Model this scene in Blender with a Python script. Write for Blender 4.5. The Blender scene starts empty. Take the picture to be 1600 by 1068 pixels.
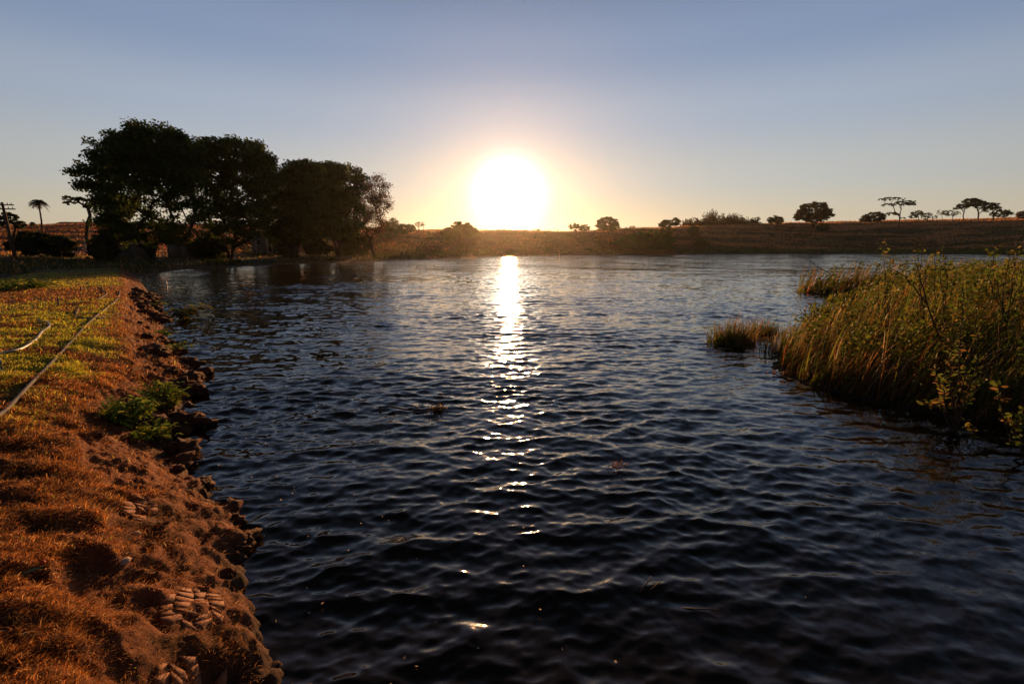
import bpy, math, random
import numpy as np
from mathutils import Vector, Matrix

R = math.radians
sc = bpy.context.scene
COL = sc.collection

# ------------------------------------------------------------------ camera
CAM_H, FPX, PITCH = 2.2, 800.0, math.atan(146 / 800)
cp, sp = math.cos(PITCH), math.sin(PITCH)
cam_d = bpy.data.cameras.new('camera')
cam_d.sensor_width, cam_d.lens = 36, 18
cam_d.clip_start, cam_d.clip_end = 0.05, 8000
cam = bpy.data.objects.new('camera', cam_d)
COL.objects.link(cam)
cam.location = (0, 0, CAM_H)
cam.rotation_euler = (math.pi / 2 - PITCH, 0, 0)
sc.camera = cam

# ------------------------------------------------------------------ sky, sun, exposure
SUN_EL, SUN_AZ = R(5.65), R(-0.35)
SUN = Vector((math.sin(SUN_AZ) * math.cos(SUN_EL), math.cos(SUN_AZ) * math.cos(SUN_EL), math.sin(SUN_EL)))
SKY_STRENGTH = 0.085
world = bpy.data.worlds.new('World')
sc.world = world
world.use_nodes = True
nt = world.node_tree
N, L = nt.nodes, nt.links
bg = N['Background']
sky = N.new('ShaderNodeTexSky')
sky.sky_type = 'NISHITA'
sky.sun_disc = False
sky.sun_elevation = SUN_EL
sky.sun_rotation = SUN_AZ
sky.air_density, sky.dust_density, sky.ozone_density = 1.0, 0.6, 2.2
tc = N.new('ShaderNodeTexCoord')
dot = N.new('ShaderNodeVectorMath'); dot.operation = 'DOT_PRODUCT'
dot.inputs[1].default_value = SUN
nrm = N.new('ShaderNodeVectorMath'); nrm.operation = 'NORMALIZE'
L.new(tc.outputs['Generated'], nrm.inputs[0]); L.new(nrm.outputs[0], dot.inputs[0])

def wmath(op, a, b=None, c=None):
    n = N.new('ShaderNodeMath'); n.operation = op
    for i, v in enumerate((a, b, c)):
        if v is None: continue
        if isinstance(v, (int, float)): n.inputs[i].default_value = v
        else: L.new(v, n.inputs[i])
    return n.outputs[0]

ang = wmath('ARCCOSINE', wmath('MINIMUM', dot.outputs['Value'], 0.9999999))
def lobe(width_deg, power, amp):
    q = wmath('POWER', wmath('DIVIDE', ang, R(width_deg)), power)
    return wmath('MULTIPLY', wmath('EXPONENT', wmath('MULTIPLY', q, -1.0)), amp)
def tint(val, col):
    n = N.new('ShaderNodeVectorMath'); n.operation = 'SCALE'
    n.inputs[0].default_value = col
    L.new(val, n.inputs['Scale'])
    return n.outputs[0]
def tint_c(sock, k):
    n = N.new('ShaderNodeVectorMath'); n.operation = 'SCALE'
    L.new(sock, n.inputs[0]); n.inputs['Scale'].default_value = k
    return n.outputs[0]
def vadd(a, b):
    n = N.new('ShaderNodeVectorMath'); n.operation = 'ADD'
    L.new(a, n.inputs[0]); L.new(b, n.inputs[1]); return n.outputs[0]
K = 1 / SKY_STRENGTH
aur = vadd(vadd(tint(lobe(2.5, 2.0, 2.7 * K), (1.0, 0.93, 0.78)),
                tint(lobe(4.0, 1.3, 0.145 * K), (1.0, 0.77, 0.43))),
           tint(lobe(13.0, 1.3, 0.022 * K), (1.0, 0.70, 0.40)))
# sky colour by height over the Sky Texture; overhead darkened so water reflects black
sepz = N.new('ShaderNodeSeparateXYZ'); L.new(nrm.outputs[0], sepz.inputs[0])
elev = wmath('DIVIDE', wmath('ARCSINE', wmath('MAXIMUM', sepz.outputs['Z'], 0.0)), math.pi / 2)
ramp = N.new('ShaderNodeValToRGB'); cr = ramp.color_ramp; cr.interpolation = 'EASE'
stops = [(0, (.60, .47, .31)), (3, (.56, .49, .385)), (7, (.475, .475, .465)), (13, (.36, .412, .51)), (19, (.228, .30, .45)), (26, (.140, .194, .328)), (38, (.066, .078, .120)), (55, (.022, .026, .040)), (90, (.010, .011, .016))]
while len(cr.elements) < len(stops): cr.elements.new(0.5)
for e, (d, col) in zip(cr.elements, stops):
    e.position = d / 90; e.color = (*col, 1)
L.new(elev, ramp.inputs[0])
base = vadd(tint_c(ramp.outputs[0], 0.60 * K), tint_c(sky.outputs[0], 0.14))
# the sky is dimmer the farther it lies from the sun
away = N.new('ShaderNodeMapRange'); away.interpolation_type = 'SMOOTHSTEP'
for k_, v_ in (('From Min', R(25)), ('From Max', R(110)), ('To Min', 1.0), ('To Max', 0.42)): away.inputs[k_].default_value = v_
L.new(ang, away.inputs['Value'])
dim = N.new('ShaderNodeVectorMath'); dim.operation = 'SCALE'
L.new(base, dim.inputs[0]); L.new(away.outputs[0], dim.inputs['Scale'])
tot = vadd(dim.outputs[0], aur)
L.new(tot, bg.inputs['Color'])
bg.inputs['Strength'].default_value = SKY_STRENGTH

sun_d = bpy.data.lights.new('sun', 'SUN')
sun_d.energy, sun_d.angle, sun_d.color = 5.0, R(0.55), (1.0, 0.50, 0.19)
sun = bpy.data.objects.new('sun', sun_d)
COL.objects.link(sun)
sun.location = (0, 0, 60)
sun.rotation_euler = SUN.to_track_quat('Z', 'Y').to_euler()

sc.view_settings.view_transform = 'Standard'
sc.view_settings.look = 'None'
sc.view_settings.exposure = 0.6
sc.view_settings.gamma = 1.0
sc.view_settings.use_curve_mapping = False
sc.cycles.max_bounces = 6
sc.cycles.transparent_max_bounces = 4
sc.cycles.caustics_reflective = False
sc.cycles.caustics_refractive = False
sc.cycles.sample_clamp_indirect = 4.0

# ------------------------------------------------------------------ helpers
def ray(px, py):
    xc, yc = (px - 800) / FPX, (534 - py) / FPX
    return np.array([xc, cp + yc * sp, -sp + yc * cp])
def on_z(px, py, z=0.0):                       # where the photo's point lies on a level z
    d = ray(px, py); t = (z - CAM_H) / d[2]
    return np.array([0, 0, CAM_H]) + d * t
def at_y(px, py, Y):                           # where the photo's point lies at depth Y
    d = ray(px, py); t = Y / d[1]
    return np.array([0, 0, CAM_H]) + d * t

_rs = np.random.default_rng(7)
_perm = np.concatenate([_rs.permutation(256)] * 3)
_grad = _rs.uniform(0, 2 * np.pi, 256)
_gx, _gy = np.cos(_grad), np.sin(_grad)
def gnoise(x, y, seed=0):
    x = np.asarray(x, float) + seed * 17.13; y = np.asarray(y, float) + seed * 9.71
    xi, yi = np.floor(x).astype(int), np.floor(y).astype(int)
    xf, yf = x - xi, y - yi
    u, v = xf * xf * xf * (xf * (xf * 6 - 15) + 10), yf * yf * yf * (yf * (yf * 6 - 15) + 10)
    def g(i, j, dx, dy):
        h = _perm[(_perm[i & 255] + j) & 255]
        return _gx[h] * dx + _gy[h] * dy
    a = g(xi, yi, xf, yf); b = g(xi + 1, yi, xf - 1, yf)
    c = g(xi, yi + 1, xf, yf - 1); d = g(xi + 1, yi + 1, xf - 1, yf - 1)
    return ((a + u * (b - a)) + v * ((c + u * (d - c)) - (a + u * (b - a)))) * 1.5
def fbm(x, y, seed=0, oct=4, gain=0.5):
    s, a, f = 0, 1, 1
    for o in range(oct):
        s = s + a * gnoise(x * f, y * f, seed + o * 3); a *= gain; f *= 2.03
    return s
def sstep(a, b, x):
    t = np.clip((x - a) / (b - a), 0, 1); return t * t * (3 - 2 * t)

def tag(o, label=None, cat=None, group=None, kind=None):
    if label: o['label'] = label
    if cat: o['category'] = cat
    if group: o['group'] = group
    if kind: o['kind'] = kind
    return o
def empty(name, loc, label=None, cat=None, group=None):
    o = bpy.data.objects.new(name, None); COL.objects.link(o)
    o.location = loc; o.empty_display_size = 0.2
    return tag(o, label, cat, group)
def raw_mesh(name, V, F, mat=None, col=None, smooth=False):
    me = bpy.data.meshes.new(name)
    V = np.asarray(V, np.float32).reshape(-1, 3)
    me.vertices.add(len(V)); me.vertices.foreach_set('co', V.ravel())
    if isinstance(F, np.ndarray):
        k = F.shape[1]; n = len(F)
        me.loops.add(n * k); me.loops.foreach_set('vertex_index', F.astype(np.int32).ravel())
        me.polygons.add(n); me.polygons.foreach_set('loop_start', np.arange(0, n * k, k, dtype=np.int32))
    else:
        flat = [i for f in F for i in f]
        st = np.cumsum([0] + [len(f) for f in F])[:-1]
        me.loops.add(len(flat)); me.loops.foreach_set('vertex_index', np.array(flat, np.int32))
        me.polygons.add(len(F)); me.polygons.foreach_set('loop_start', st.astype(np.int32))
    if smooth: me.polygons.foreach_set('use_smooth', np.ones(len(me.polygons), bool))
    if col is not None:
        a = me.attributes.new('Col', 'FLOAT_COLOR', 'POINT')
        c = np.ones((len(V), 4), np.float32); c[:, :3] = col
        a.data.foreach_set('color', c.ravel())
    me.update(calc_edges=True)
    if mat: me.materials.append(mat)
    return me
def obj(name, V, F, mat=None, parent=None, col=None, smooth=False):
    o = bpy.data.objects.new(name, raw_mesh(name, V, F, mat, col, smooth)); COL.objects.link(o)
    if parent:
        o.parent = parent
        # V is given in world space: bring it into the parent's space
        Mi = world_of(parent).inverted()
        o.matrix_parent_inverse = Matrix.Identity(4)
        o.data.transform(Mi)
    return o
def world_of(o):
    m = Matrix.LocRotScale(o.location, o.rotation_euler, o.scale)
    return world_of(o.parent) @ m if o.parent else m

class MB:                                        # collects shapes for one mesh
    def __init__(s): s.V, s.F, s.n = [], [], 0
    def add(s, V, F):
        V = np.asarray(V, float).reshape(-1, 3)
        s.F += [tuple(i + s.n for i in f) for f in F]; s.V.append(V); s.n += len(V)
    def tube(s, pts, rad, k=6, caps=True):
        pts = np.asarray(pts, float); n = len(pts)
        rad = np.full(n, rad) if np.isscalar(rad) else np.asarray(rad, float)
        T = np.gradient(pts, axis=0); T /= np.linalg.norm(T, axis=1)[:, None] + 1e-9
        ref = np.array([0, 0, 1.0]) if abs(T[:, 2]).mean() < .8 else np.array([1.0, 0, 0])
        A = np.cross(T, ref); A /= np.linalg.norm(A, axis=1)[:, None] + 1e-9
        B = np.cross(T, A)
        th = np.arange(k) * 2 * np.pi / k
        V = (pts[:, None] + rad[:, None, None] * (np.cos(th)[None, :, None] * A[:, None] + np.sin(th)[None, :, None] * B[:, None])).reshape(-1, 3)
        F = [(i * k + j, i * k + (j + 1) % k, (i + 1) * k + (j + 1) % k, (i + 1) * k + j) for i in range(n - 1) for j in range(k)]
        if caps: F += [tuple(range(k))[::-1], tuple((n - 1) * k + j for j in range(k))]
        s.add(V, F)
    def box(s, c, size, rz=0, tilt=0):
        hx, hy, hz = np.array(size) / 2
        V = np.array([[x, y, z] for x in (-hx, hx) for y in (-hy, hy) for z in (-hz, hz)])
        if tilt: V = V @ np.array(Matrix.Rotation(tilt, 3, 'Y')).T
        if rz: V = V @ np.array(Matrix.Rotation(rz, 3, 'Z')).T
        s.add(V + np.asarray(c), [(0, 1, 3, 2), (4, 6, 7, 5), (0, 4, 5, 1), (2, 3, 7, 6), (0, 2, 6, 4), (1, 5, 7, 3)])
    def build(s, name, mat, parent=None, smooth=False):
        return obj(name, np.concatenate(s.V), s.F, mat, parent, None, smooth)

def rand_unit(rng, n):
    v = rng.normal(size=(n, 3)); return v / np.linalg.norm(v, axis=1)[:, None]
def leaf_quads(rng, C, size, aspect=0.55, flat=0.0):
    n = len(C); size = np.broadcast_to(size, n)
    a = rand_unit(rng, n); a[:, 2] *= (1 - flat); a /= np.linalg.norm(a, axis=1)[:, None]
    b = np.cross(a, rand_unit(rng, n)); b /= np.linalg.norm(b, axis=1)[:, None] + 1e-9
    l = (size * rng.uniform(.6, 1.3, n))[:, None]; w = l * aspect
    c = np.cross(a, b) * l * 0.12
    V = np.stack([C - a * l / 2, C + b * w / 2 + c, C + a * l / 2, C - b * w / 2 + c], 1).reshape(-1, 3)
    return V, np.arange(n * 4).reshape(n, 4)
def leaf_tris(rng, C, size, aspect=.8, flat=0.0):
    n = len(C); a = rand_unit(rng, n); a[:, 2] *= (1 - flat); a /= np.linalg.norm(a, axis=1)[:, None]
    b = np.cross(a, rand_unit(rng, n)); b /= np.linalg.norm(b, axis=1)[:, None] + 1e-9
    l = (size * rng.uniform(.7, 1.45, n))[:, None]
    V = np.stack([C - a * l * .5 + b * l * aspect * .42, C + a * l * .62, C - a * l * .3 - b * l * aspect * .5], 1).reshape(-1, 3)
    return V, np.arange(n * 3).reshape(n, 3)
def blades(rng, P, h, w, lean, bend):
    """short blades: two edges and a bent tip, two triangles each"""
    n = len(P); th = rng.uniform(0, 2 * np.pi, n); side = np.stack([np.cos(th), np.sin(th), 0 * th], 1)
    up = np.array([0, 0, 1.0]); mid = P + up * (h * .55)[:, None] + lean * (h * bend * .3)[:, None]
    tip = P + up * (h * (1 - .3 * np.minimum(bend, 1.6)))[:, None] + lean * (h * bend)[:, None]
    V = np.stack([P - side * (w * .5)[:, None], mid + side * (w * .42)[:, None], tip, mid - side * (w * .42)[:, None]], 1)
    return V.reshape(-1, 3), np.arange(n * 4).reshape(n, 4), 4
def ribbons(rng, P, h, w, lean, bend, segs=3, side=None):
    """n curved tapering blades. lean: (n,3) horizontal vectors, bend: (n,) how far the tip goes along lean (x height)"""
    n = len(P)
    if side is None:
        th = rng.uniform(0, 2 * np.pi, n); side = np.stack([np.cos(th), np.sin(th), 0 * th], 1)
    out = []
    for k in range(segs + 1):
        t = k / segs
        c = P + np.array([0, 0, 1.0]) * (h * t * (1 - 0.35 * np.minimum(bend, 1.6) * t))[:, None] + lean * (h * bend * (0.35 * t + 0.65 * t * t))[:, None]
        hw = (w * (1 - 0.92 * t ** 1.6) * 0.5)[:, None]
        out += [c - side * hw, c + side * hw]
    V = np.stack(out, 1); m = 2 * (segs + 1)
    base = (np.arange(n) * m)[:, None]
    F = np.concatenate([base + np.array([2 * k, 2 * k + 1, 2 * k + 3, 2 * k + 2]) for k in range(segs)])
    return V.reshape(-1, 3), F, m

# ------------------------------------------------------------------ materials
def new_mat(name):
    m = bpy.data.materials.new(name); m.use_nodes = True
    return m, m.node_tree.nodes, m.node_tree.links, m.node_tree.nodes['Principled BSDF']
def plain(name, c, rough=0.8, spec=0.3, var=0.25, scale=6.0, bump=0.0, metal=0.0):
    m, n, l, p = new_mat(name)
    t = n.new('ShaderNodeTexNoise'); t.inputs['Scale'].default_value = scale; t.inputs['Detail'].default_value = 5
    tcn = n.new('ShaderNodeTexCoord'); l.new(tcn.outputs['Object'], t.inputs['Vector'])
    mx = n.new('ShaderNodeMix'); mx.data_type = 'RGBA'
    mx.inputs['A'].default_value = (*[v * (1 - var) for v in c], 1); mx.inputs['B'].default_value = (*[min(1, v * (1 + var)) for v in c], 1)
    l.new(t.outputs['Fac'], mx.inputs['Factor']); l.new(mx.outputs['Result'], p.inputs['Base Color'])
    p.inputs['Roughness'].default_value = rough; p.inputs['Specular IOR Level'].default_value = spec
    p.inputs['Metallic'].default_value = metal
    if bump:
        b = n.new('ShaderNodeBump'); b.inputs['Strength'].default_value = bump; b.inputs['Distance'].default_value = 0.02
        l.new(t.outputs['Fac'], b.inputs['Height']); l.new(b.outputs[0], p.inputs['Normal'])
    return m
def leafy(name, translucent=0.4, gloss=0.25, rough=0.45, mul=1.0):
    m, n, l, p = new_mat(name)
    a = n.new('ShaderNodeAttribute'); a.attribute_name = 'Col'
    g = n.new('ShaderNodeVectorMath'); g.operation = 'SCALE'; g.inputs['Scale'].default_value = mul
    l.new(a.outputs['Color'], g.inputs[0])
    l.new(g.outputs[0], p.inputs['Base Color'])
    p.inputs['Roughness'].default_value = rough; p.inputs['Specular IOR Level'].default_value = gloss
    tr = n.new('ShaderNodeBsdfTranslucent')
    s = n.new('ShaderNodeVectorMath'); s.operation = 'SCALE'; s.inputs['Scale'].default_value = 1.6
    l.new(g.outputs[0], s.inputs[0]); l.new(s.outputs[0], tr.inputs['Color'])
    ms = n.new('ShaderNodeMixShader'); ms.inputs[0].default_value = translucent
    l.new(p.outputs[0], ms.inputs[1]); l.new(tr.outputs[0], ms.inputs[2])
    l.new(ms.outputs[0], n['Material Output'].inputs['Surface'])
    return m
def ground_mat(name, scale, bump, bscale, dist=0.03):
    m, n, l, p = new_mat(name)
    a = n.new('ShaderNodeAttribute'); a.attribute_name = 'Col'
    tcn = n.new('ShaderNodeTexCoord')
    t = n.new('ShaderNodeTexNoise'); t.inputs['Scale'].default_value = scale; t.inputs['Detail'].default_value = 8; t.inputs['Roughness'].default_value = 0.65
    l.new(tcn.outputs['Object'], t.inputs['Vector'])
    mr = n.new('ShaderNodeMapRange'); mr.inputs['From Min'].default_value = .3; mr.inputs['From Max'].default_value = .7
    mr.inputs['To Min'].default_value = .55; mr.inputs['To Max'].default_value = 1.4
    l.new(t.outputs['Fac'], mr.inputs['Value'])
    g = n.new('ShaderNodeVectorMath'); g.operation = 'SCALE'
    l.new(a.outputs['Color'], g.inputs[0]); l.new(mr.outputs[0], g.inputs['Scale'])
    l.new(g.outputs[0], p.inputs['Base Color'])
    p.inputs['Roughness'].default_value = 0.9; p.inputs['Specular IOR Level'].default_value = 0.12
    t2 = n.new('ShaderNodeTexNoise'); t2.inputs['Scale'].default_value = bscale; t2.inputs['Detail'].default_value = 8; t2.inputs['Roughness'].default_value = .7
    l.new(tcn.outputs['Object'], t2.inputs['Vector'])
    b = n.new('ShaderNodeBump'); b.inputs['Strength'].default_value = bump; b.inputs['Distance'].default_value = dist
    l.new(t2.outputs['Fac'], b.inputs['Height']); l.new(b.outputs[0], p.inputs['Normal'])
    return m
M_terrain = ground_mat('land', 0.35, 0.6, 1.2, 0.3)
M_bank = ground_mat('bank earth', 9.0, 0.9, 38.0, 0.02)
M_leaf = leafy('tree leaves', 0.30, 0.04, 0.6)
M_blade = leafy('grass blades', 0.5, 0.12, 0.6)
M_reed = leafy('reed blades', 0.36, 0.08, 0.6)
M_bark = plain('bark', (0.045, 0.034, 0.026), 0.9, 0.1, 0.5, 9.0, 0.5)
M_twig = plain('twig', (0.07, 0.045, 0.03), 0.85, 0.2, 0.4, 20)
M_clod = plain('wet clay', (0.085, 0.034, 0.019), 0.85, 0.12, 0.6, 45.0, 1.0)
M_plate = plain('dry clay', (0.23, 0.088, 0.040), 0.8, 0.25, 0.25, 14.0, 0.5)
M_hose = plain('grey hose', (0.11, 0.105, 0.115), 0.8, 0.1, 0.2, 12)
M_white = plain('white plastic', (0.30, 0.29, 0.28), 0.4, 0.4, 0.12, 8)
M_blue = plain('blue plastic', (0.08, 0.16, 0.24), 0.4, 0.4, 0.2, 8)
M_post = plain('limed wood', (0.42, 0.38, 0.34), 0.85, 0.2, 0.25, 10)
M_wood = plain('old wood', (0.10, 0.065, 0.045), 0.9, 0.2, 0.35, 12, 0.3)
M_wire = plain('wire', (0.10, 0.09, 0.08), 0.6, 0.4, 0.1, 8)
M_plaster = plain('grey plaster', (0.14, 0.135, 0.13), 0.9, 0.15, 0.3, 2.0)
M_roof = plain('roof sheet', (0.22, 0.14, 0.10), 0.8, 0.2, 0.3, 3.0)
M_dark = plain('dark opening', (0.02, 0.02, 0.022), 0.5, 0.3, 0.1, 3.0)
M_stone = plain('pale stone', (0.45, 0.32, 0.24), 0.85, 0.2, 0.25, 30, 0.4)

# ------------------------------------------------------------------ the lake outline
BD = np.array([-0.6, 0.8])                     # along the earth bank, away from the camera
shore_px = [(218, 437), (235, 460), (256, 500), (262, 530), (300, 575), (312, 598), (292, 640), (286, 690), (292, 720), (325, 755),
            (345, 785), (378, 812), (402, 838), (385, 862), (382, 905), (402, 950), (446, 1010), (494, 1068)]
SH = np.array([on_z(x, y)[:2] for x, y in shore_px])[::-1]        # near to far
SHs = SH @ BD; SHn = SH @ np.array([0.8, 0.6])                     # along / towards the water
o_ = np.argsort(SHs); SHs, SHn = SHs[o_], SHn[o_]
def shore_n(s):
    return np.interp(s, SHs, SHn)
leftshore = [on_z(x, y)[:2] for x, y in ((232, 431), (262, 424), (300, 419.5), (380, 416), (450, 413), (530, 410.5), (600, 408), (650, 406), (700, 404), (760, 401.3), (830, 399.6),
                                         (900, 398.6), (1000, 397.8), (1120, 397.3), (1250, 397.0), (1400, 397), (1500, 397.3))]
dam_axis = [np.array([0.8, 0.6]) * -2.2 + BD * s for s in (-60, -20, 0, 20, 45)]
right_side = [(170, 120), (110, 75), (62, 48), (38, 36), (26, 30.5), (20, 28.5), (15.4, 27.6), (14.3, 26.2), (14.9, 24.6), (16.6, 23.6), (17.0, 21.6), (13.2, 18.6), (9.0, 15.5), (7.4, 13.0),
              (5.9, 11.2), (5.0, 9.5), (4.75, 8.1), (5.3, 7.2), (5.9, 6.35), (7.2, 6.0), (9.0, 5.2), (12, 2), (20, -10), (30, -50)]
POLY = np.array([p for p in dam_axis] + leftshore + [np.array(p, float) for p in right_side])
def lake_sd(x, y):
    """signed distance to the lake's outline, negative on the water"""
    p = np.stack([x, y], -1); d2 = np.full(x.shape, 1e18); inside = np.zeros(x.shape, bool)
    for i in range(len(POLY)):
        a, b = POLY[i], POLY[(i + 1) % len(POLY)]
        e = b - a; w = p - a
        t = np.clip((w @ e) / (e @ e), 0, 1)[..., None]
        q = w - t * e
        d2 = np.minimum(d2, (q ** 2).sum(-1))
        cond = (a[1] > y) != (b[1] > y)
        xin = (b[0] - a[0]) * (y - a[1]) / (b[1] - a[1] + 1e-12) + a[0]
        inside ^= cond & (x < xin)
    d = np.sqrt(d2); return np.where(inside, -d, d)

# ------------------------------------------------------------------ land
cr_px = np.array([-600, 0, 80, 160, 330, 480, 600, 690, 760, 820, 870, 960, 1060, 1170, 1240, 1300, 1450, 1600, 2300])
cr_up = np.array([30, 35, 36, 37, 33, 29, 27, 27, 27, 28, 26, 29, 33, 37, 39, 40.5, 43.5, 47, 48])
cr_D = np.array([260, 260, 260, 250, 240, 240, 240, 250, 245, 240, 240, 255, 280, 310, 330, 340, 340, 340, 340])
def land_h(x, y):
    r = np.hypot(x, y); th = np.arctan2(x, y)
    a = np.tan(np.clip(th, -1.25, 1.25)); px = 800 + 813 * a
    D = np.interp(px, cr_px, cr_D) / np.cos(np.clip(th, -1.0, 1.0))
    zc = CAM_H + np.interp(px, cr_px, cr_up) / 813 * D * np.cos(np.clip(th, -1.0, 1.0))
    sd = lake_sd(x, y)
    f = np.clip(sd / 8, -1.2, 1.0)
    low = np.where(f > 0, 0.55 * (1 - (1 - f) ** 2), 1.1 * f)
    S = np.maximum(r - np.maximum(sd, 0), 20)
    t = np.clip(np.maximum(sd - 3, 0) / np.maximum(D - 3 - (r - sd), 60), 0, 1)
    near = sstep(30, 75, r)
    prof = np.interp(t, [0, .12, .3, .55, .8, 1.0], [0, .07, .24, .55, .86, 1.0])
    h = low + np.where(sd > 0, (zc - .55) * prof * near, 0)
    n = fbm(x / 22, y / 22, 3, 4) * 0.8 * sstep(8, 30, sd) * sstep(60, 110, r) + fbm(x / 3.0, y / 3.0, 5, 3) * 0.07 * sstep(.3, 3, sd)
    far = np.maximum(r - D, 0)
    h = h - far * 0.02 * sstep(0, 60, far) + n * np.clip(1 - t * .55, .3, 1)
    return np.maximum(np.where(r > D + 400, np.minimum(h, zc - 6), h), -3.0), sd, px, t
def H(x, y):
    return float(land_h(np.array([x], float), np.array([y], float))[0][0])

th = np.concatenate([np.linspace(-math.pi, -1.15, 50, endpoint=False), np.linspace(-1.15, 1.15, 460), np.linspace(1.15, math.pi, 51)[1:]])
rr = np.concatenate([np.geomspace(1.5, 40, 70, endpoint=False), np.geomspace(40, 420, 150, endpoint=False), np.geomspace(420, 1600, 16)])
TT, RR = np.meshgrid(th, rr)
X, Y = RR * np.sin(TT), RR * np.cos(TT)
Z, SD, PX, T_ = land_h(X, Y)
nT, nR = len(th), len(rr)
i, j = np.meshgrid(np.arange(nR - 1), np.arange(nT - 1), indexing='ij')
q = (i * nT + j).ravel()
F = np.stack([q, q + 1, q + nT + 1, q + nT], 1)[:, ::-1]
# colours: dry field, red earth, green low ground by the water
def mixc(a, b, t): return a * (1 - t[..., None]) + b * t[..., None]
field = np.array([.42, .19, .068]); redsoil = np.array([.20, .062, .038]); green = np.array([.055, .062, .022]); dark = np.array([.05, .036, .022])
c = np.broadcast_to(field, X.shape + (3,)).copy()
c = mixc(c, redsoil, sstep(500, 250, PX) * .85)
nz = fbm(X / 30, Y / 16, 11, 4)
c = mixc(c, green, sstep(.0, .35, nz) * sstep(.85, .5, T_) * .9)
c = mixc(c, dark, sstep(-.05, .3, fbm(X / 40, Y / 9, 15, 4)) * sstep(.8, .5, T_) * .85)
c = mixc(c, green * np.array([.9, 1, .9]), sstep(26, 6, SD) * .75)
c = mixc(c, np.array([.16, .085, .05]), sstep(2.4, .6, SD) * .8)
c = mixc(c, np.array([.085, .055, .022]), sstep(640, 720, PX) * sstep(1010, 930, PX) * sstep(.97, .8, T_) * (RR > 60) * .85)
c = mixc(c, np.array([.035, .03, .018]), sstep(60, 30, RR) * sstep(.5, 3, SD))
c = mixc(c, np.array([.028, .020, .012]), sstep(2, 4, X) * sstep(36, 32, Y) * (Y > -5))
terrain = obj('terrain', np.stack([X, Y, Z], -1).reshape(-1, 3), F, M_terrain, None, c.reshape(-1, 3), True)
tag(terrain, kind='structure')

# ------------------------------------------------------------------ water: wind waves as real relief
rng = np.random.default_rng(3)
wth = np.linspace(-.95, .92, 560); wr = np.geomspace(1.2, 330, 1040)
TT, RR = np.meshgrid(wth, wr); X, Y = RR * np.sin(TT), RR * np.cos(TT)
dr = RR * (math.log(330 / 1.2) / 1039); dl = RR * (1.87 / 559)
nW = 170
lam = np.exp(rng.uniform(math.log(.06), math.log(1.25), nW))
ang_w = -math.pi / 2 + rng.normal(0, .55, nW) + .12
phs = rng.uniform(0, 2 * np.pi, nW)
slope = 0.0178 * np.where(lam > .8, .52, 1.0) * np.where(lam > .5, .85, 1.0) * np.where(lam < .25, 1.45, 1.0)
gust = np.clip(.95 + .50 * fbm(X / 5.5, Y / 2.6, 31, 3), .3, 1.6) * (0.85 + 0.15 * sstep(2.5, 9, RR))
gust *= 1 - 0.35 * sstep(1.5, 4.5, X) * sstep(9, 5, Y)
Z = np.zeros_like(X); DX = np.zeros_like(X); DY = np.zeros_like(X); lost = np.zeros_like(X)
for l_, a_, p_, s_ in zip(lam, ang_w, phs, np.broadcast_to(slope, nW)):
    k = 2 * np.pi / l_; kx, ky = k * math.cos(a_), k * math.sin(a_)
    step = np.maximum(dr * abs(math.sin(a_)), dl * abs(math.cos(a_)))
    w = sstep(2.2, 4.5, l_ / step)
    wob = 1.7 * gnoise(X / (2.6 * l_), Y / (2.6 * l_), int(p_ * 100) % 50)
    ph = kx * X + ky * Y + p_ + wob
    sn, cs = np.sin(ph), np.cos(ph)
    if l_ > .25:                                 # longer waves have narrow crests and broad troughs
        A = 1.3 * s_ / k * gust; e = np.exp(1.5 * (sn - 1)); Z += w * A * (1.7 * e - .7); C = w * A * cs * (.35 + .9 * e)
    else:
        A = s_ / k * gust * (.75 + .25 * sstep(3.0, 7.5, RR)); Z += w * A * sn; C = w * A * cs
    DX += C * math.cos(a_); DY += C * math.sin(a_)
    lost += (1 - w ** 2) * (s_ * gust) ** 2 / 2
SD = lake_sd(X, Y)
calm = sstep(1.0, -1.5, SD) * .75 + .25
P = np.stack([X + DX * calm, Y + DY * calm, Z * calm], -1).reshape(-1, 3)
nT, nR = len(wth), len(wr)
i, j = np.meshgrid(np.arange(nR - 1), np.arange(nT - 1), indexing='ij')
q = (i * nT + j).ravel(); F = np.stack([q, q + 1, q + nT + 1, q + nT], 1)[:, ::-1]
F = F[(SD.ravel()[F] < 3.0).any(1)]
used = np.unique(F); remap = np.full(len(P), -1); remap[used] = np.arange(len(used))
m, n, l, p = new_mat('lake water')
p.inputs['Base Color'].default_value = (.010, .0065, .003, 1)
p.inputs['Specular Tint'].default_value = (1, .925, .77, 1)
p.inputs['Roughness'].default_value = 0.05; p.inputs['IOR'].default_value = 1.333
at = n.new('ShaderNodeAttribute'); at.attribute_name = 'lost'
geo = n.new('ShaderNodeNewGeometry')
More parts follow.
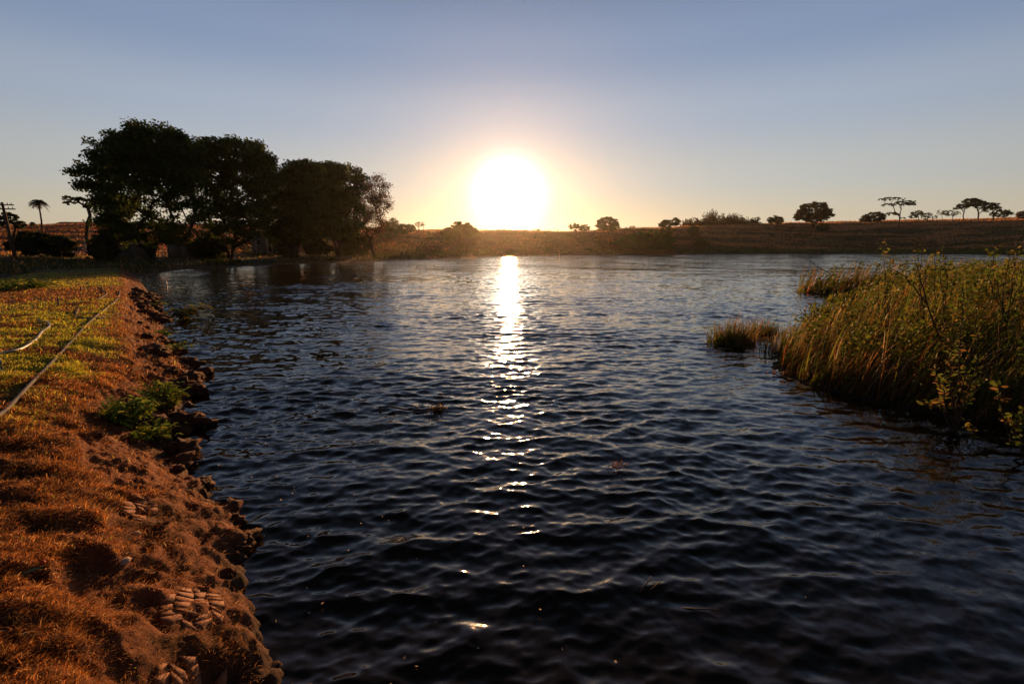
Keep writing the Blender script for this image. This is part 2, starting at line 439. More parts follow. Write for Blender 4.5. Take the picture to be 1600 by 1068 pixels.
def slope_noise(sx, sy, strength_socket, detail):
    mp = n.new('ShaderNodeMapping'); mp.inputs['Scale'].default_value = (sx, sy, 1)
    l.new(geo.outputs['Position'], mp.inputs['Vector'])
    t = n.new('ShaderNodeTexNoise'); t.inputs['Scale'].default_value = 1; t.inputs['Detail'].default_value = detail
    l.new(mp.outputs[0], t.inputs['Vector'])
    s = n.new('ShaderNodeVectorMath'); s.operation = 'SUBTRACT'; s.inputs[1].default_value = (.5, .5, .5)
    l.new(t.outputs['Color'], s.inputs[0])
    s2 = n.new('ShaderNodeVectorMath'); s2.operation = 'MULTIPLY'; s2.inputs[1].default_value = (.6, 1.0, 0)
    l.new(s.outputs[0], s2.inputs[0])
    s3 = n.new('ShaderNodeVectorMath'); s3.operation = 'SCALE'
    l.new(s2.outputs[0], s3.inputs[0])
    if isinstance(strength_socket, float): s3.inputs['Scale'].default_value = strength_socket
    else: l.new(strength_socket, s3.inputs['Scale'])
    return s3.outputs[0]
def nmul(sock, k):
    q = n.new('ShaderNodeMath'); q.operation = 'MULTIPLY'; q.inputs[1].default_value = k
    l.new(sock, q.inputs[0]); return q.outputs[0]
def nadd(a, b):
    q = n.new('ShaderNodeVectorMath'); q.operation = 'ADD'; l.new(a, q.inputs[0]); l.new(b, q.inputs[1]); return q.outputs[0]
v = nadd(geo.outputs['Normal'], slope_noise(24, 34, 0.12, 2.0))
v = nadd(v, slope_noise(7, 15, 0.09, 2.0))
v = nadd(v, slope_noise(6.0, 10.0, nmul(at.outputs['Fac'], 2.4), 2.0))
v = nadd(v, slope_noise(1.3, 3.0, nmul(at.outputs['Fac'], 2.2), 2.0))
v = nadd(v, slope_noise(.16, .30, nmul(at.outputs['Fac'], 1.6), 2.0))
nn = n.new('ShaderNodeVectorMath'); nn.operation = 'NORMALIZE'; l.new(v, nn.inputs[0])
l.new(nn.outputs[0], p.inputs['Normal'])
water = obj('lake_water', P[used], remap[F], m, None, None, True)
a = water.data.attributes.new('lost', 'FLOAT', 'POINT'); a.data.foreach_set('value', np.sqrt(lost.ravel()[used]).astype(np.float32))
tag(water, kind='structure')

# ------------------------------------------------------------------ the earth bank
def bank_h(x, y):
    x = np.asarray(x, float); y = np.asarray(y, float)
    s = x * BD[0] + y * BD[1]; nw = x * 0.8 + y * 0.6
    w = shore_n(s) - nw                                     # metres landward of the waterline
    r = np.hypot(x, y)
    w = w + .10 * fbm(x * 2.2, y * 2.2, 41, 4) * sstep(40, 6, r) + .03 * fbm(x * 9, y * 9, 44, 3)
    base = np.interp(w, [-1.2, -.25, 0, .10, .22, .55, .95, 1.5, 5.6, 8.5, 10], [-1.0, -.35, -.05, .10, .20, .36, .52, .60, .60, .1, -.6])
    slope = sstep(1.25, .6, w) * sstep(-.3, .1, w)
    top = sstep(.7, 1.3, w)
    # patches where the clay has dried flat
    flat = np.zeros_like(x)
    for (px, py, rad) in ((308, 948, .26), (216, 793, .30), (280, 1052, .26), (358, 1062, .18)):
        q = on_z(px, py, .42); flat = np.maximum(flat, np.exp(-(((x - q[0]) ** 2 + (y - q[1]) ** 2) / rad ** 2) ** 2))
    slope = slope * (1 - .9 * flat); top = top * (1 - .5 * flat)
    # eroded face: ledges and lumps; crest: low turf hummocks running across
    rid = 1 - np.abs(fbm(x * 3.2, y * 4.2, 51, 4))
    z = base + slope * (.055 * (rid - .75) + .03 * fbm(x * 1.6 + y, y * 5.5, 57, 3) + .014 * fbm(x * 14, y * 14, 55, 3))
    hum = fbm(x * 1.15 + .3 * y, y * 2.5, 61, 4, .5)
    wl = np.minimum(.80 + .34 * fbm(x * 1.5, y * 1.7, 81, 3), .84)
    z = z - .05 * (1 - sstep(-.10, .12, w - wl)) * sstep(.05, .3, w)
    z = z + top * (.07 * fbm(x * .55, y * 1.25, 63, 2) * sstep(9, 4, r) + .080 * hum * (0.22 + .78 * sstep(8, 3.5, r)) + .016 * fbm(x * 7, y * 9, 66, 3) * sstep(14, 4, r))
    # hollow bites taken out of the edge, in the photo's dark hollows
    for (px, py, rad, dep) in ((335, 1020, .30, .20), (330, 960, .16, .07), (255, 570, .8, .16), (300, 640, .55, .18), (230, 940, .20, .02), (240, 615, .5, .1)):
        q = on_z(px, py, .45); g = np.exp(-(((x - q[0]) / (rad * 1.3)) ** 2 + ((y - q[1]) / rad) ** 2))
        z = z - dep * g * sstep(-.1, .25, w)
    return z, w, slope, top
ss = np.concatenate([np.geomspace(1.2, 14, 440) - 1.7, np.geomspace(12.4, 54, 150)])
ww = np.concatenate([np.linspace(-.5, 2.2, 230), np.linspace(2.2, 10, 80)[1:]])
S_, W_ = np.meshgrid(ss, ww, indexing='ij')
NW = shore_n(S_) - W_
X = S_ * BD[0] + NW * .8; Y = S_ * BD[1] + NW * .6
Z, Wd, SL, TP = bank_h(X, Y)
soil = np.array([.20, .074, .034]); thatch = np.array([.12, .047, .018]); lawn = np.array([.13, .125, .02]); wet = np.array([.075, .04, .026])
gm = fbm(X / 1.6, Y / .55, 71, 4)
Rb = np.hypot(X, Y)
greenmask = sstep(-.5, .05, gm) * sstep(6.2, 8.5, Rb + 1.2 * fbm(X / 2, Y / 2, 73, 3)) * sstep(.8, 1.4, Wd) * (1 - .85 * sstep(20, 22, Rb) * sstep(29, 27, Rb))
c = np.broadcast_to(thatch, X.shape + (3,)).copy()
c = mixc(c, lawn, greenmask)
c = mixc(c, soil, np.maximum(SL, sstep(.25, .5, fbm(X * 1.7, Y * 2.6, 75, 4)) * .6 * (1 - greenmask)))
c = mixc(c, wet, sstep(.15, .02, Z))
nS, nWv = S_.shape
i, j = np.meshgrid(np.arange(nS - 1), np.arange(nWv - 1), indexing='ij')
q = (i * nWv + j).ravel(); F = np.stack([q, q + nWv, q + nWv + 1, q + 1], 1)[:, ::-1]
bank = obj('earth_bank', np.stack([X, Y, Z], -1).reshape(-1, 3), F, M_bank, None, c.reshape(-1, 3), True)
tag(bank, kind='structure')

def turf_edge(x, y, w): return w - np.minimum(.80 + .34 * fbm(x * 1.5, y * 1.7, 81, 3), .84)
def BZ(x, y): return float(bank_h(np.array([x]), np.array([y]))[0][0])
def on_bank(px, py, lift=0.0):
    z = .55
    for _ in range(6):
        q = on_z(px, py, z); z = BZ(q[0], q[1])
    return np.array([q[0], q[1], z + lift])

# turf on the bank: every blade is real
def turf(n, rmin, rmax, hgt, wid, seed, wmin=.35):
    g = np.random.default_rng(seed)
    r = rmin * (rmax / rmin) ** g.random(n * 3)              # density falls with distance from the near end
    t = g.uniform(-1.05, -.05, n * 3)
    x, y = r * np.sin(t), r * np.cos(t)
    z, w, sl, tp = bank_h(x, y)
    gm = fbm(x / 1.6, y / .55, 71, 4)
    grn = sstep(-.5, .05, gm) * sstep(6.2, 8.5, r + 1.2 * fbm(x / 2, y / 2, 73, 3)) * sstep(.8, 1.4, w) * (1 - .85 * sstep(20, 22, r) * sstep(29, 27, r))
    bare = fbm(x * 1.7, y * 2.6, 75, 4)
    prob = np.maximum(sstep(-.03, .05, turf_edge(x, y, w)), (.16 + .3 * sstep(7, 12, r)) * sstep(.1, .3, w)) * (1 - .45 * sstep(.25, .45, bare) * (1 - grn)) * sstep(8.3, 6, w)
    ok = g.random(len(x)) < prob
    x, y, z, r, grn, w = [v[ok][:n] for v in (x, y, z, r, grn, w)]
    m = len(x); lod = np.sqrt(r / 3.0)
    h = hgt * g.uniform(.35, 1.3, m) * np.clip(1 + .8 * fbm(x * 2.3, y * 2.3, 151, 3), .35, 1.9) * np.clip(lod, .8, 2.0) * (1 + .5 * (g.random(m) < .06))
    lod2 = np.clip((r / 3.0) ** .85, .75, 6)
    th_ = g.uniform(0, 2 * np.pi, m)
    lean = np.stack([np.cos(th_) + .25, np.sin(th_) - .15, 0 * th_], 1)
    V, F, k = blades(g, np.stack([x, y, z - .006], 1), h, wid * 1.2 * lod2 * g.uniform(.6, 1.3, m), lean, g.uniform(.3, 1.7, m))
    dry = np.array([.32, .125, .036]) * g.uniform(.55, 1.25, (m, 1)); dry[:, 0] *= g.uniform(.85, 1.1, m)
    dry = np.where((g.random(m) < .3)[:, None], dry * np.array([.42, .40, .40]), dry)
    straw = np.array([.50, .29, .12]) * g.uniform(.7, 1.1, (m, 1))
    dry = np.where((g.random(m) < .12)[:, None], straw, dry)
    gr = np.array([.38, .36, .035]) * g.uniform(.6, 1.25, (m, 1))
    dry *= np.where(turf_edge(x, y, w) < 0, .75, 1)[:, None] * np.clip(1 + .45 * fbm(x * 1.4, y * 1.4, 153, 3), .55, 1.5)[:, None]
    col = np.where((g.random(m) < grn * .92 + .01)[:, None], gr, dry)
    return V, F, np.repeat(col, k, 0)
V1, F1, C1 = turf(135000, 1.9, 9.5, .031, .0040, 5)
V2, F2, C2 = turf(80000, 8.0, 46, .036, .0042, 6)
g_ = obj('bank_grass', np.concatenate([V1, V2]), np.concatenate([F1, F2 + len(V1)]), M_blade, None, np.concatenate([C1, C2]))
tag(g_, kind='stuff')


# loose straw and litter lying on the turf
g = np.random.default_rng(8); n_ = 22000
r = 1.9 * (9 / 1.9) ** g.random(n_); t = g.uniform(-1.05, -.1, n_); x, y = r * np.sin(t), r * np.cos(t); z, w, _, _ = bank_h(x, y); ok = w > .08
x, y, z = x[ok], y[ok], z[ok]; m_ = len(x); th_ = g.uniform(0, 6.28, m_)
V, F, k = ribbons(g, np.stack([x, y, z + .012], 1), np.full(m_, .02), .0035 * np.clip(r[ok] / 3, .8, 3), np.stack([np.cos(th_), np.sin(th_), 0 * th_], 1) * g.uniform(1, 4.5, (m_, 1)), np.full(m_, 1.0), 2)
tag(obj('straw_litter', V, F, M_blade, None, np.repeat(np.array([.42, .22, .09]) * g.uniform(.3, 1.2, (m_, 1)), k, 0)), kind='stuff')
# ------------------------------------------------------------------ things in the land: where a photo point meets the ground
def ground_hit(px, py):
    d = ray(px, py); Ys = np.concatenate([np.linspace(20, 420, 801)])
    x, y, z = d[0] / d[1] * Ys, Ys, CAM_H + d[2] / d[1] * Ys
    h = land_h(x, y)[0]
    k = np.where((z < h) & (Ys > 25))[0]
    if len(k): return float(Ys[k[0]])
    return float(Ys[np.argmin(z - h)])
def stand(px, py=None, Y=None):
    """base point on the land under a photo column, either where (px, py) meets the ground or at depth Y"""
    if Y is None: Y = ground_hit(px, py)
    x = at_y(px, 385, Y)[0]
    return np.array([x, Y, H(x, Y)])

# ------------------------------------------------------------------ trees
def skeleton(rng, base, fork_h, tips, r_trunk, stems=1, lean=(0, 0)):
    nodes = [np.array(base, float) - [0, 0, .3]]; par = [-1]
    for s in range(stems):
        p = 0; q = nodes[0].copy()
        for k in range(1, 5):
            off = rng.normal(0, .03, 2) * fork_h + (np.array([math.cos(s * 2.4 + 1), math.sin(s * 2.4 + 1)]) * .08 * fork_h * (stems > 1)) + np.array(lean) / 4
            q = q + np.array([off[0], off[1], (fork_h + .3) / 4]); nodes.append(q.copy()); par.append(p); p = len(nodes) - 1
    tops = np.array(nodes[-1])
    order = np.argsort(np.linalg.norm(tips - tops, axis=1))
    A = np.array(nodes)
    for ti in order:
        t = tips[ti]; d = np.linalg.norm(A - t, axis=1)
        cost = d + 1.2 * np.maximum(A[:, 2] - t[2] + .55 * d, 0); cost[0] += 1e3
        b = int(np.argmin(cost)); L_ = d[b]; p0 = A[b]
        m = 2 if L_ < fork_h else 3
        new = []
        for k in range(1, m + 1):
            f = k / m
            q = p0 + (t - p0) * f
            if k < m: q = q + rng.normal(0, .07, 3) * L_ - np.array([0, 0, .10 * L_ * math.sin(math.pi * f)])
            new.append(q); par.append(b if k == 1 else len(A) + len(new) - 2)
        A = np.concatenate([A, new])
    n = len(A); cnt = np.zeros(n); kids = np.zeros(n, int)
    for k in range(n - 1, 0, -1):
        cnt[k] += (kids[k] == 0); cnt[par[k]] += cnt[k]; kids[par[k]] += 1
    r = r_trunk * (cnt / cnt[0]) ** .5
    r = np.maximum(r, r_trunk * .035)
    r[0] = r[1] * 1.25
    V, F = [], []
    K = 5; th_ = np.arange(K) * 2 * np.pi / K
    pa = np.array(par[1:]); ch = np.arange(1, n)
    P0, P1 = A[pa], A[ch]; d = P1 - P0; d /= np.linalg.norm(d, axis=1)[:, None] + 1e-9
    a = np.cross(d, np.array([.31, .77, .2])); a /= np.linalg.norm(a, axis=1)[:, None]; b = np.cross(d, a)
    ring = np.cos(th_)[None, :, None] * a[:, None] + np.sin(th_)[None, :, None] * b[:, None]
    r0 = np.minimum(r[pa], r[ch] * 1.6)
    V = np.concatenate([P0[:, None] + ring * r0[:, None, None], P1[:, None] + ring * r[ch][:, None, None]], 1).reshape(-1, 3)
    base_i = (np.arange(len(ch)) * 2 * K)[:, None]
    F = np.concatenate([base_i + np.array([k, (k + 1) % K, K + (k + 1) % K, K + k]) for k in range(K)])
    return V, F

def tree(name, label, cat, base, lobes, seed, leaf=.3, n_cl=160, per=90, col=(.046, .074, .014), fork=.22, r_trunk=None,
         stems=1, group=None, crad=.9, flat=0.0, shell=.62, mat=None, var=.35, bark=None, wide=1.0, low=None):
    low = name != 'acacia_tree' if low is None else low
    """lobes: (px, py, rx, ry, density) outlines of the crown's masses, in photo pixels at the tree's own distance"""
    rng = np.random.default_rng(seed)
    Y = base[1]; k = Y / 813.0
    L3 = []
    for lb in lobes:
        px, py, rx, ry = lb[:4]; den = lb[4] if len(lb) > 4 else 1.0
        c = at_y(px, py, Y); gs = 1.0 if Y < 99 else 1.14; rx, ry = rx * k * gs, ry * k * gs
        c[1] += rng.normal(0, .22) * rx
        L3.append((c, np.array([rx, rx * .9 * wide, ry]), den))
    wts = np.array([r[0] * r[2] * d for c, r, d in L3]); wts /= wts.sum()
    if cat == 'bush':                            # bushes are leafy down to the ground
        for c, r, d in L3:
            tp_ = c[2] + r[2]
            if c[2] - r[2] > base[2]: r[2] = max((tp_ - base[2]) * .52, .3); c[2] = tp_ - r[2]
    T = []
    for (c, r, d), w in zip(L3, wts):
        m = max(3, int(n_cl * w)); u = rand_unit(rng, m)
        if not low: u[:, 2] = np.where(u[:, 2] < -.35, -u[:, 2] * .9, u[:, 2])
        rad = shell + (1 - shell) * rng.random(m) ** .6
        wob = 1 + .10 * np.sin(u[:, 0] * 5 + seed) * np.cos(u[:, 2] * 6 + seed * 2) + rng.normal(0, .05, m)
        T.append(c + u * r * (rad * wob)[:, None] * .89)
    T = np.concatenate(T); T[:, 2] = np.maximum(T[:, 2], base[2] + .3 * leaf + .2)
    top = max(c[2] + r[2] for c, r, d in L3)
    hgt = top - base[2]
    r_trunk = r_trunk or hgt * .03
    t = empty(name, base, label, cat, group)
    cx = np.mean([c[0] for c, r, d in L3])
    V, F = skeleton(rng, base, hgt * fork, T, r_trunk, stems, ((cx - base[0]) * .15, 0))
    obj('trunk', V, F, bark or M_bark, t, None, True)
    cr = np.mean([r[2] for c, r, d in L3]) * .30 * crad
    cnt = rng.poisson(per, len(T))
    C = np.repeat(T, cnt, 0); sub = np.clip(rng.normal(size=(len(C), 3)), -1.5, 1.5) * cr * .55
    # leaves gather in sprays
    sub = sub * np.array([1.15, 1.15, .65 * (1 - .4 * flat)])
    C = C + sub
    V, F = leaf_tris(rng, C, leaf, .8, .25 + flat * .4)
    cv = np.repeat(rng.uniform(1 - var, 1 + var, len(T)), cnt)[:, None] * rng.uniform(.75, 1.25, (len(C), 1))
    colr = np.array(col) * cv * np.stack([rng.uniform(.85, 1.3, len(C)), np.ones(len(C)), rng.uniform(.8, 1.1, len(C))], 1)
    obj('crown', V, F, mat or M_leaf, t, np.repeat(colr, 3, 0))
    return t

GB = 'big shade trees on the left shore'
tree('shade_tree', 'largest tree, a huge rounded dark crown at the left end of the shore grove', 'tree', stand(236, Y=64),
     [(238, 240, 66, 47, 1.2), (184, 250, 48, 46, 1.2), (140, 276, 28, 22, 1.1), (284, 256, 40, 46), (172, 322, 24, 36), (222, 312, 56, 34, .7), (286, 318, 36, 36, .75), (176, 358, 33, 29, .9), (235, 362, 46, 20, .7), (284, 364, 28, 18, .65)],
     11, .32, 660, 64, stems=4, fork=.10, r_trunk=.42, group=GB, crad=1.05, low=True)
tree('shade_tree', 'second tree of the shore grove with a flat dome and many gaps below', 'tree', stand(358, Y=72),
     [(364, 243, 58, 28, 1.4), (404, 268, 30, 34, 1.1), (326, 262, 32, 46, 1.1), (370, 305, 48, 34, .75), (338, 345, 34, 27, .65), (392, 342, 30, 27, .7), (360, 368, 44, 14, .65)],
     12, .33, 520, 56, stems=4, fork=.10, r_trunk=.38, group=GB, crad=1.05, low=True)
tree('shade_tree', 'middle dark tree of the shore grove, lower crown reaching nearly to the ground', 'tree', stand(455, Y=82),
     [(450, 300, 40, 36), (482, 284, 34, 31), (432, 334, 36, 38), (474, 335, 44, 40), (445, 366, 42, 20, .85)], 13, .36, 460, 70, stems=3, fork=.12, r_trunk=.40, group=GB, low=True)
tree('shade_tree', 'ragged topped tree at the waterside between the dark tree and the bare one', 'tree', stand(528, Y=92),
     [(505, 272, 40, 20, 1.1), (536, 286, 38, 30), (512, 316, 48, 42), (545, 336, 36, 38), (515, 362, 44, 18, .8)], 14, .38, 480, 70, stems=3, fork=.13, r_trunk=.48, group=GB, low=True)
tree('shade_tree', 'thin crowned reddish tree at the right end of the shore grove', 'tree', stand(584, Y=97),
     [(588, 297, 24, 22), (598, 316, 15, 18), (574, 318, 18, 26, 1.2), (582, 348, 20, 24, 1.4)], 15, .21, 330, 34, (.085, .05, .022), stems=2, fork=.2, r_trunk=.26, group=GB, crad=1.1, low=True)
# lower growth below the grove
U = 'bushes below the shore grove'
for k, (px, yy, lb, lab) in enumerate([
        (170, 60, [(168, 378, 16, 12), (154, 386, 12, 8)], 'dark bush below the left side of the largest tree'),
        (330, 72, [(330, 380, 26, 11), (308, 385, 16, 8)], 'low dark bush between the two largest trees'),
        (420, 82.5, [(446, 384, 15, 9), (458, 388, 10, 6)], 'dark bush in front of the small pale house'),
        (495, 93, [(495, 383, 22, 10)], 'low dark bush between the middle trunks of the grove'),
        (560, 100, [(560, 376, 18, 11), (545, 384, 12, 8)], 'green bush behind the waterside trunks near the rail fence'),
        (60, 62, [(62, 372, 24, 10), (95, 376, 20, 9)], 'spreading dark bush below the palm'),
        (30, 75, [(40, 368, 18, 8), (22, 374, 14, 8)], 'dark bush beside the power pole foot')]):
    tree('bush', lab, 'bush', stand(px, Y=yy), lb, 40 + k, .26, 110, 90, (.035, .042, .015), fork=.1, r_trunk=.1, stems=3, group=U)
tree('roadside_tree', 'small bright edged tree growing around the power pole', 'tree', stand(20, Y=66), [(14, 340, 16, 9), (28, 350, 10, 7), (4, 344, 8, 9)], 52, .22, 60, 60, (.06, .075, .02), fork=.3, r_trunk=.13)

# skyline and hillside trees
far = [
 ('acacia_tree', 'lone flat topped acacia leaning left beside the largest grove tree', (136, 361), [(117, 311, 16, 4), (107, 318, 8, 3.4), (140, 323, 10, 5), (130, 315, 13, 4)], dict(leaf=.40, n_cl=42, per=44, fork=.45, r_trunk=.32, flat=.5, Y=110)),
 ('hill_tree', 'round leafy tree just right of the shore grove', (612, 372), [(612, 356, 17, 13), (603, 362, 12, 9)], dict(leaf=.5, n_cl=70, per=70)),
 ('hill_tree', 'low spreading tree left of the bare far tree', (636, 368), [(638, 356, 12, 6), (630, 360, 8, 5)], dict(leaf=.5, n_cl=45, per=55)),
 ('hill_tree', 'almost bare small tree standing left of the sun', (655, 364), [(655, 350, 8, 4, .6)], dict(leaf=.25, n_cl=40, per=9, fork=.4, r_trunk=.16)),
 ('hill_tree', 'large rounded tree right below the left edge of the sun glow', (716, 380), [(722, 359, 19, 11), (704, 366, 14, 10), (738, 364, 10, 8)], dict(leaf=.6, n_cl=110, per=90, shell=.5)),
 ('hill_tree', 'open crowned twin tree first right of the sun', (905, 365), [(897, 354, 8, 5), (913, 356, 10, 4.5)], dict(leaf=.5, n_cl=50, per=45, fork=.35)),
 ('hill_tree', 'domed tree with sky showing through, second right of the sun', (950, 365), [(950, 349, 16, 9), (940, 354, 8, 6, .5), (960, 355, 8, 5, .5)], dict(leaf=.55, n_cl=110, per=55, fork=.3, shell=.75, stems=3)),
 ('hill_tree', 'wind bent little tree on the rise behind the domed tree', (981, 360), [(989, 354.5, 5, 1.6), (980, 357, 6, 1.6)], dict(leaf=.4, n_cl=24, per=30, fork=.4, r_trunk=.12)),
 ('hill_tree', 'double crowned dark tree above the round shore thicket', (1043, 366), [(1041, 353, 10, 9), (1054, 347, 8, 6), (1046, 361, 8, 5)], dict(leaf=.55, n_cl=80, per=70)),
 ('hill_tree', 'thin small tree at the right end of the far wood', (1183, 352), [(1182, 342, 7, 3), (1176, 346, 6, 3)], dict(leaf=.5, n_cl=30, per=30, fork=.4)),
 ('hill_tree', 'compact umbrella tree standing alone right of the far wood', (1212, 351), [(1212, 343, 11, 5.5), (1206, 345, 7, 4), (1219, 345, 6, 4)], dict(leaf=.55, n_cl=70, per=60, fork=.35)),
 ('hill_tree', 'broad sturdy tree with a wide crown, biggest on the right skyline', (1268, 356), [(1270, 329, 20, 13), (1254, 335, 13, 8), (1287, 334, 13, 9), (1272, 341, 18, 7, .7), (1247, 341, 6, 3), (1296, 333, 5, 3)], dict(leaf=.6, n_cl=200, per=110, fork=.3, col=(.06, .07, .02), stems=2)),
 ('hill_tree', 'low dense domed tree sitting on the skyline left of the layered acacia', (1364, 347), [(1364, 339, 15, 6.5), (1354, 342, 9, 5), (1373, 341, 8, 6)], dict(leaf=.6, n_cl=90, per=80, fork=.15)),
 ('acacia_tree', 'tallest layered acacia with separate flat tiers of leaves', (1401, 357), [(1399, 311, 17, 3.6), (1390, 321, 10, 3.6), (1417, 320, 13, 3), (1408, 318, 14, 4), (1397, 335, 10, 4.4), (1426, 320, 6, 2), (1412, 341, 4, 1.5)], dict(leaf=.5, n_cl=110, per=52, fork=.5, flat=.5, r_trunk=.33)),
 ('hill_tree', 'small round tree just right of the layered acacia', (1430, 345), [(1432, 334, 9, 4.5), (1428, 338, 6, 3)], dict(leaf=.5, n_cl=46, per=36, fork=.4)),
 ('hill_tree', 'slanting sparse small tree on the right skyline', (1444, 345), [(1450, 336, 8, 4), (1443, 340, 6, 3)], dict(leaf=.45, n_cl=40, per=24, fork=.4)),
 ('hill_tree', 'nearly leafless thin sapling on the right skyline', (1467, 345), [(1466, 331, 2.5, 3), (1460, 339, 4, 3)], dict(leaf=.4, n_cl=20, per=14, fork=.5, r_trunk=.12)),
 ('hill_tree', 'pale thin umbrella tree left of the acacia group', (1483, 345), [(1485, 333, 12, 4), (1478, 332, 6, 3)], dict(leaf=.45, n_cl=50, per=24, fork=.4)),
 ('acacia_tree', 'leaning slender acacia, first of the right skyline group', (1499, 344), [(1503, 323, 9, 4.5), (1497, 326, 6, 3)], dict(leaf=.5, n_cl=46, per=42, fork=.5, flat=.4)),
 ('acacia_tree', 'wide acacia with dark clumped crown in the right skyline group', (1521, 345), [(1516, 316, 12, 6), (1530, 318, 14, 6), (1520, 324, 16, 6, .8), (1544, 320, 8, 4)], dict(leaf=.55, n_cl=110, per=58, fork=.4, flat=.3, r_trunk=.4)),
 ('acacia_tree', 'ragged acacia right of the wide dark one', (1545, 345), [(1548, 328, 12, 8), (1556, 320, 5, 3)], dict(leaf=.5, n_cl=60, per=40, fork=.4)),
 ('hill_tree', 'low flat tree at the right end of the skyline group', (1564, 344), [(1563, 334, 14, 5.5), (1572, 332, 7, 4)], dict(leaf=.5, n_cl=60, per=50, fork=.3)),
 ('bush', 'reddish bush cut by the right skyline end', (1594, 342), [(1594, 335, 7, 5)], dict(leaf=.5, n_cl=40, per=50, fork=.1, col=(.09, .05, .025))),
 ('bush', 'dark bush right below the broad sturdy hill tree', (1285, 361), [(1285, 355, 8, 6)], dict(leaf=.45, n_cl=40, per=70, fork=.1)),
 ('bush', 'dark green shrub halfway up the dry field', (1083, 369), [(1083, 361, 8.5, 7)], dict(leaf=.45, n_cl=44, per=80, fork=.1, col=(.045, .075, .02))),
 ('bush', 'yellow green shrub low on the field near the water', (1093, 386), [(1093, 380, 10, 6)], dict(leaf=.4, n_cl=44, per=80, fork=.1, col=(.09, .10, .02))),
 ('thicket', 'wide rounded green thicket on the far water edge', (1015, 391), [(1012, 373, 36, 12), (986, 379, 24, 11), (1036, 380, 24, 11), (1010, 384, 40, 8)], dict(leaf=.5, n_cl=240, per=130, fork=.06, shell=.5, stems=3, col=(.045, .12, .016))),
 ('bush', 'small bush on the rise left of the palm', (30, 354), [(52, 350, 3.5, 3)], dict(leaf=.35, n_cl=20, per=40, fork=.1)),
]
for k, (nm, lab, (bx, by), lobes, kw) in enumerate(far):
    kw = dict(kw); Y = kw.pop('Y', None)
    cat = 'bush' if nm in ('bush', 'thicket') else 'tree'
    if nm == 'bush' and bx == 30: bx = 52
    kw['n_cl'] = int(kw['n_cl'] * 2.2); kw['per'] = max(9, int(kw['per'] * .62)); kw['leaf'] = kw['leaf'] * .78; kw.setdefault('crad', .9)
    tree(nm, lab, cat, stand(bx, by, Y), lobes, 100 + k, group={'acacia_tree': 'flat topped acacias on the skyline', 'hill_tree': 'trees scattered along the far hill'}.get(nm), **kw)

# the far wood and the scrub of the slopes: one mass each
def scrub(name, spots, seed, leaf, col, per=60):
    g = np.random.default_rng(seed); Cs, Ls, Cc = [], [], []
    for (x, y, z, r, h) in spots:
        m = int(per * g.uniform(.7, 1.3)); u = rand_unit(g, m); u[:, 2] = abs(u[:, 2])
        rad = g.uniform(.45, 1, m)[:, None]
        Cs.append(np.array([x, y, z]) + u * rad * np.array([r, r, h]) * (1 + .2 * np.sin(u[:, :1] * 7 + x)))
        Ls.append(np.full(m, leaf)); Cc.append(np.array(col) * g.uniform(.6, 1.5) * g.uniform(.7, 1.3, (m, 1)) * np.array([g.uniform(.8, 1.5), 1, 1]))
    V, F = leaf_quads(g, np.concatenate(Cs), np.concatenate(Ls), .65, .2)
    o = obj(name, V, F, M_leaf, None, np.repeat(np.concatenate(Cc), 4, 0)); tag(o, kind='stuff')
g = np.random.default_rng(77); sp_ = []
for px, py in [(1072, 346), (1080, 344), (1090, 343), (1100, 342), (1108, 337), (1113, 335), (1122, 339), (1132, 340), (1142, 338), (1152, 338), (1160, 341), (1168, 345), (1176, 347)]:
    for q in range(3):
        Y = 318 + g.uniform(-10, 20); xx = at_y(px + g.uniform(-4, 4), py, Y); z0 = H(xx[0], Y)
        sp_.append((xx[0], Y, z0 - .5, g.uniform(2.6, 4.6), max(3, (xx[2] - z0) * g.uniform(1.1, 1.4))))
scrub('far_wood', sp_, 78, 1.0, (.03, .036, .014), 420)
sp_ = []
xs = np.random.default_rng(5)
for k in range(3400):
    px = xs.uniform(330, 1620); f = xs.random()
    Y = 60 + 230 * f; x = at_y(px, 385, Y)[0]
    h, sd, _, t = land_h(np.array([x]), np.array([Y])); sd, t, h = sd[0], t[0], h[0]
    if sd < 1.5 or t > (1.03 if 690 < px < 900 else .93) or sd > 220: continue
    dens = .95 if 650 < px < 985 else (.5 if px < 1120 else .22)
    if px < 650: dens = .18
    dens *= 1.25 if sd < 22 else ((.75 if t < .6 else .3) if not 690 < px < 960 else .9)
    if fbm(np.array([x / 28]), np.array([Y / 14]), 91, 3)[0] < .28 - dens * .75: continue
    r = xs.uniform(.7, 2.4) * (1.1 if 650 < px < 985 else .8); sp_.append((x, Y, h - .15, r, r * xs.uniform(.45, .85)))
scrub('hillside_scrub', sp_, 79, .42, (.05, .068, .018), 46)
# dry grass of the shores and fields, thinning with distance
g = np.random.default_rng(80); m = 70000
px = g.uniform(-40, 1640, m); Y = 34 * (300 / 34) ** g.random(m); x = (px - 800) / 813 * Y
h, sd, _, t = land_h(x, Y); ok = (sd > .6) & (t < 1.02) & ~((x > 3) & (Y < 34))
x, Y, h, sd, t = [v[ok] for v in (x, Y, h, sd, t)]; m = len(x)
th_ = g.uniform(0, 6.28, m)
V, F, k = ribbons(g, np.stack([x, Y, h - .02], 1), g.uniform(.12, .42, m) * (1 + Y / 220), .05 + Y * .0009 * g.uniform(.6, 1.4, m), np.stack([np.cos(th_), np.sin(th_), 0 * th_], 1), g.uniform(.2, .9, m), 2)
gcol = np.array([.34, .155, .055]) * g.uniform(.55, 1.3, (m, 1)); gg = np.array([.05, .055, .016]) * g.uniform(.6, 1.4, (m, 1))
pxs = 800 + 813 * x / Y; gcol = np.where((g.random(m) < np.where((sd < 25) | ((pxs > 670) & (pxs < 980) & (t < .9)), .85, .2))[:, None], gg, gcol)
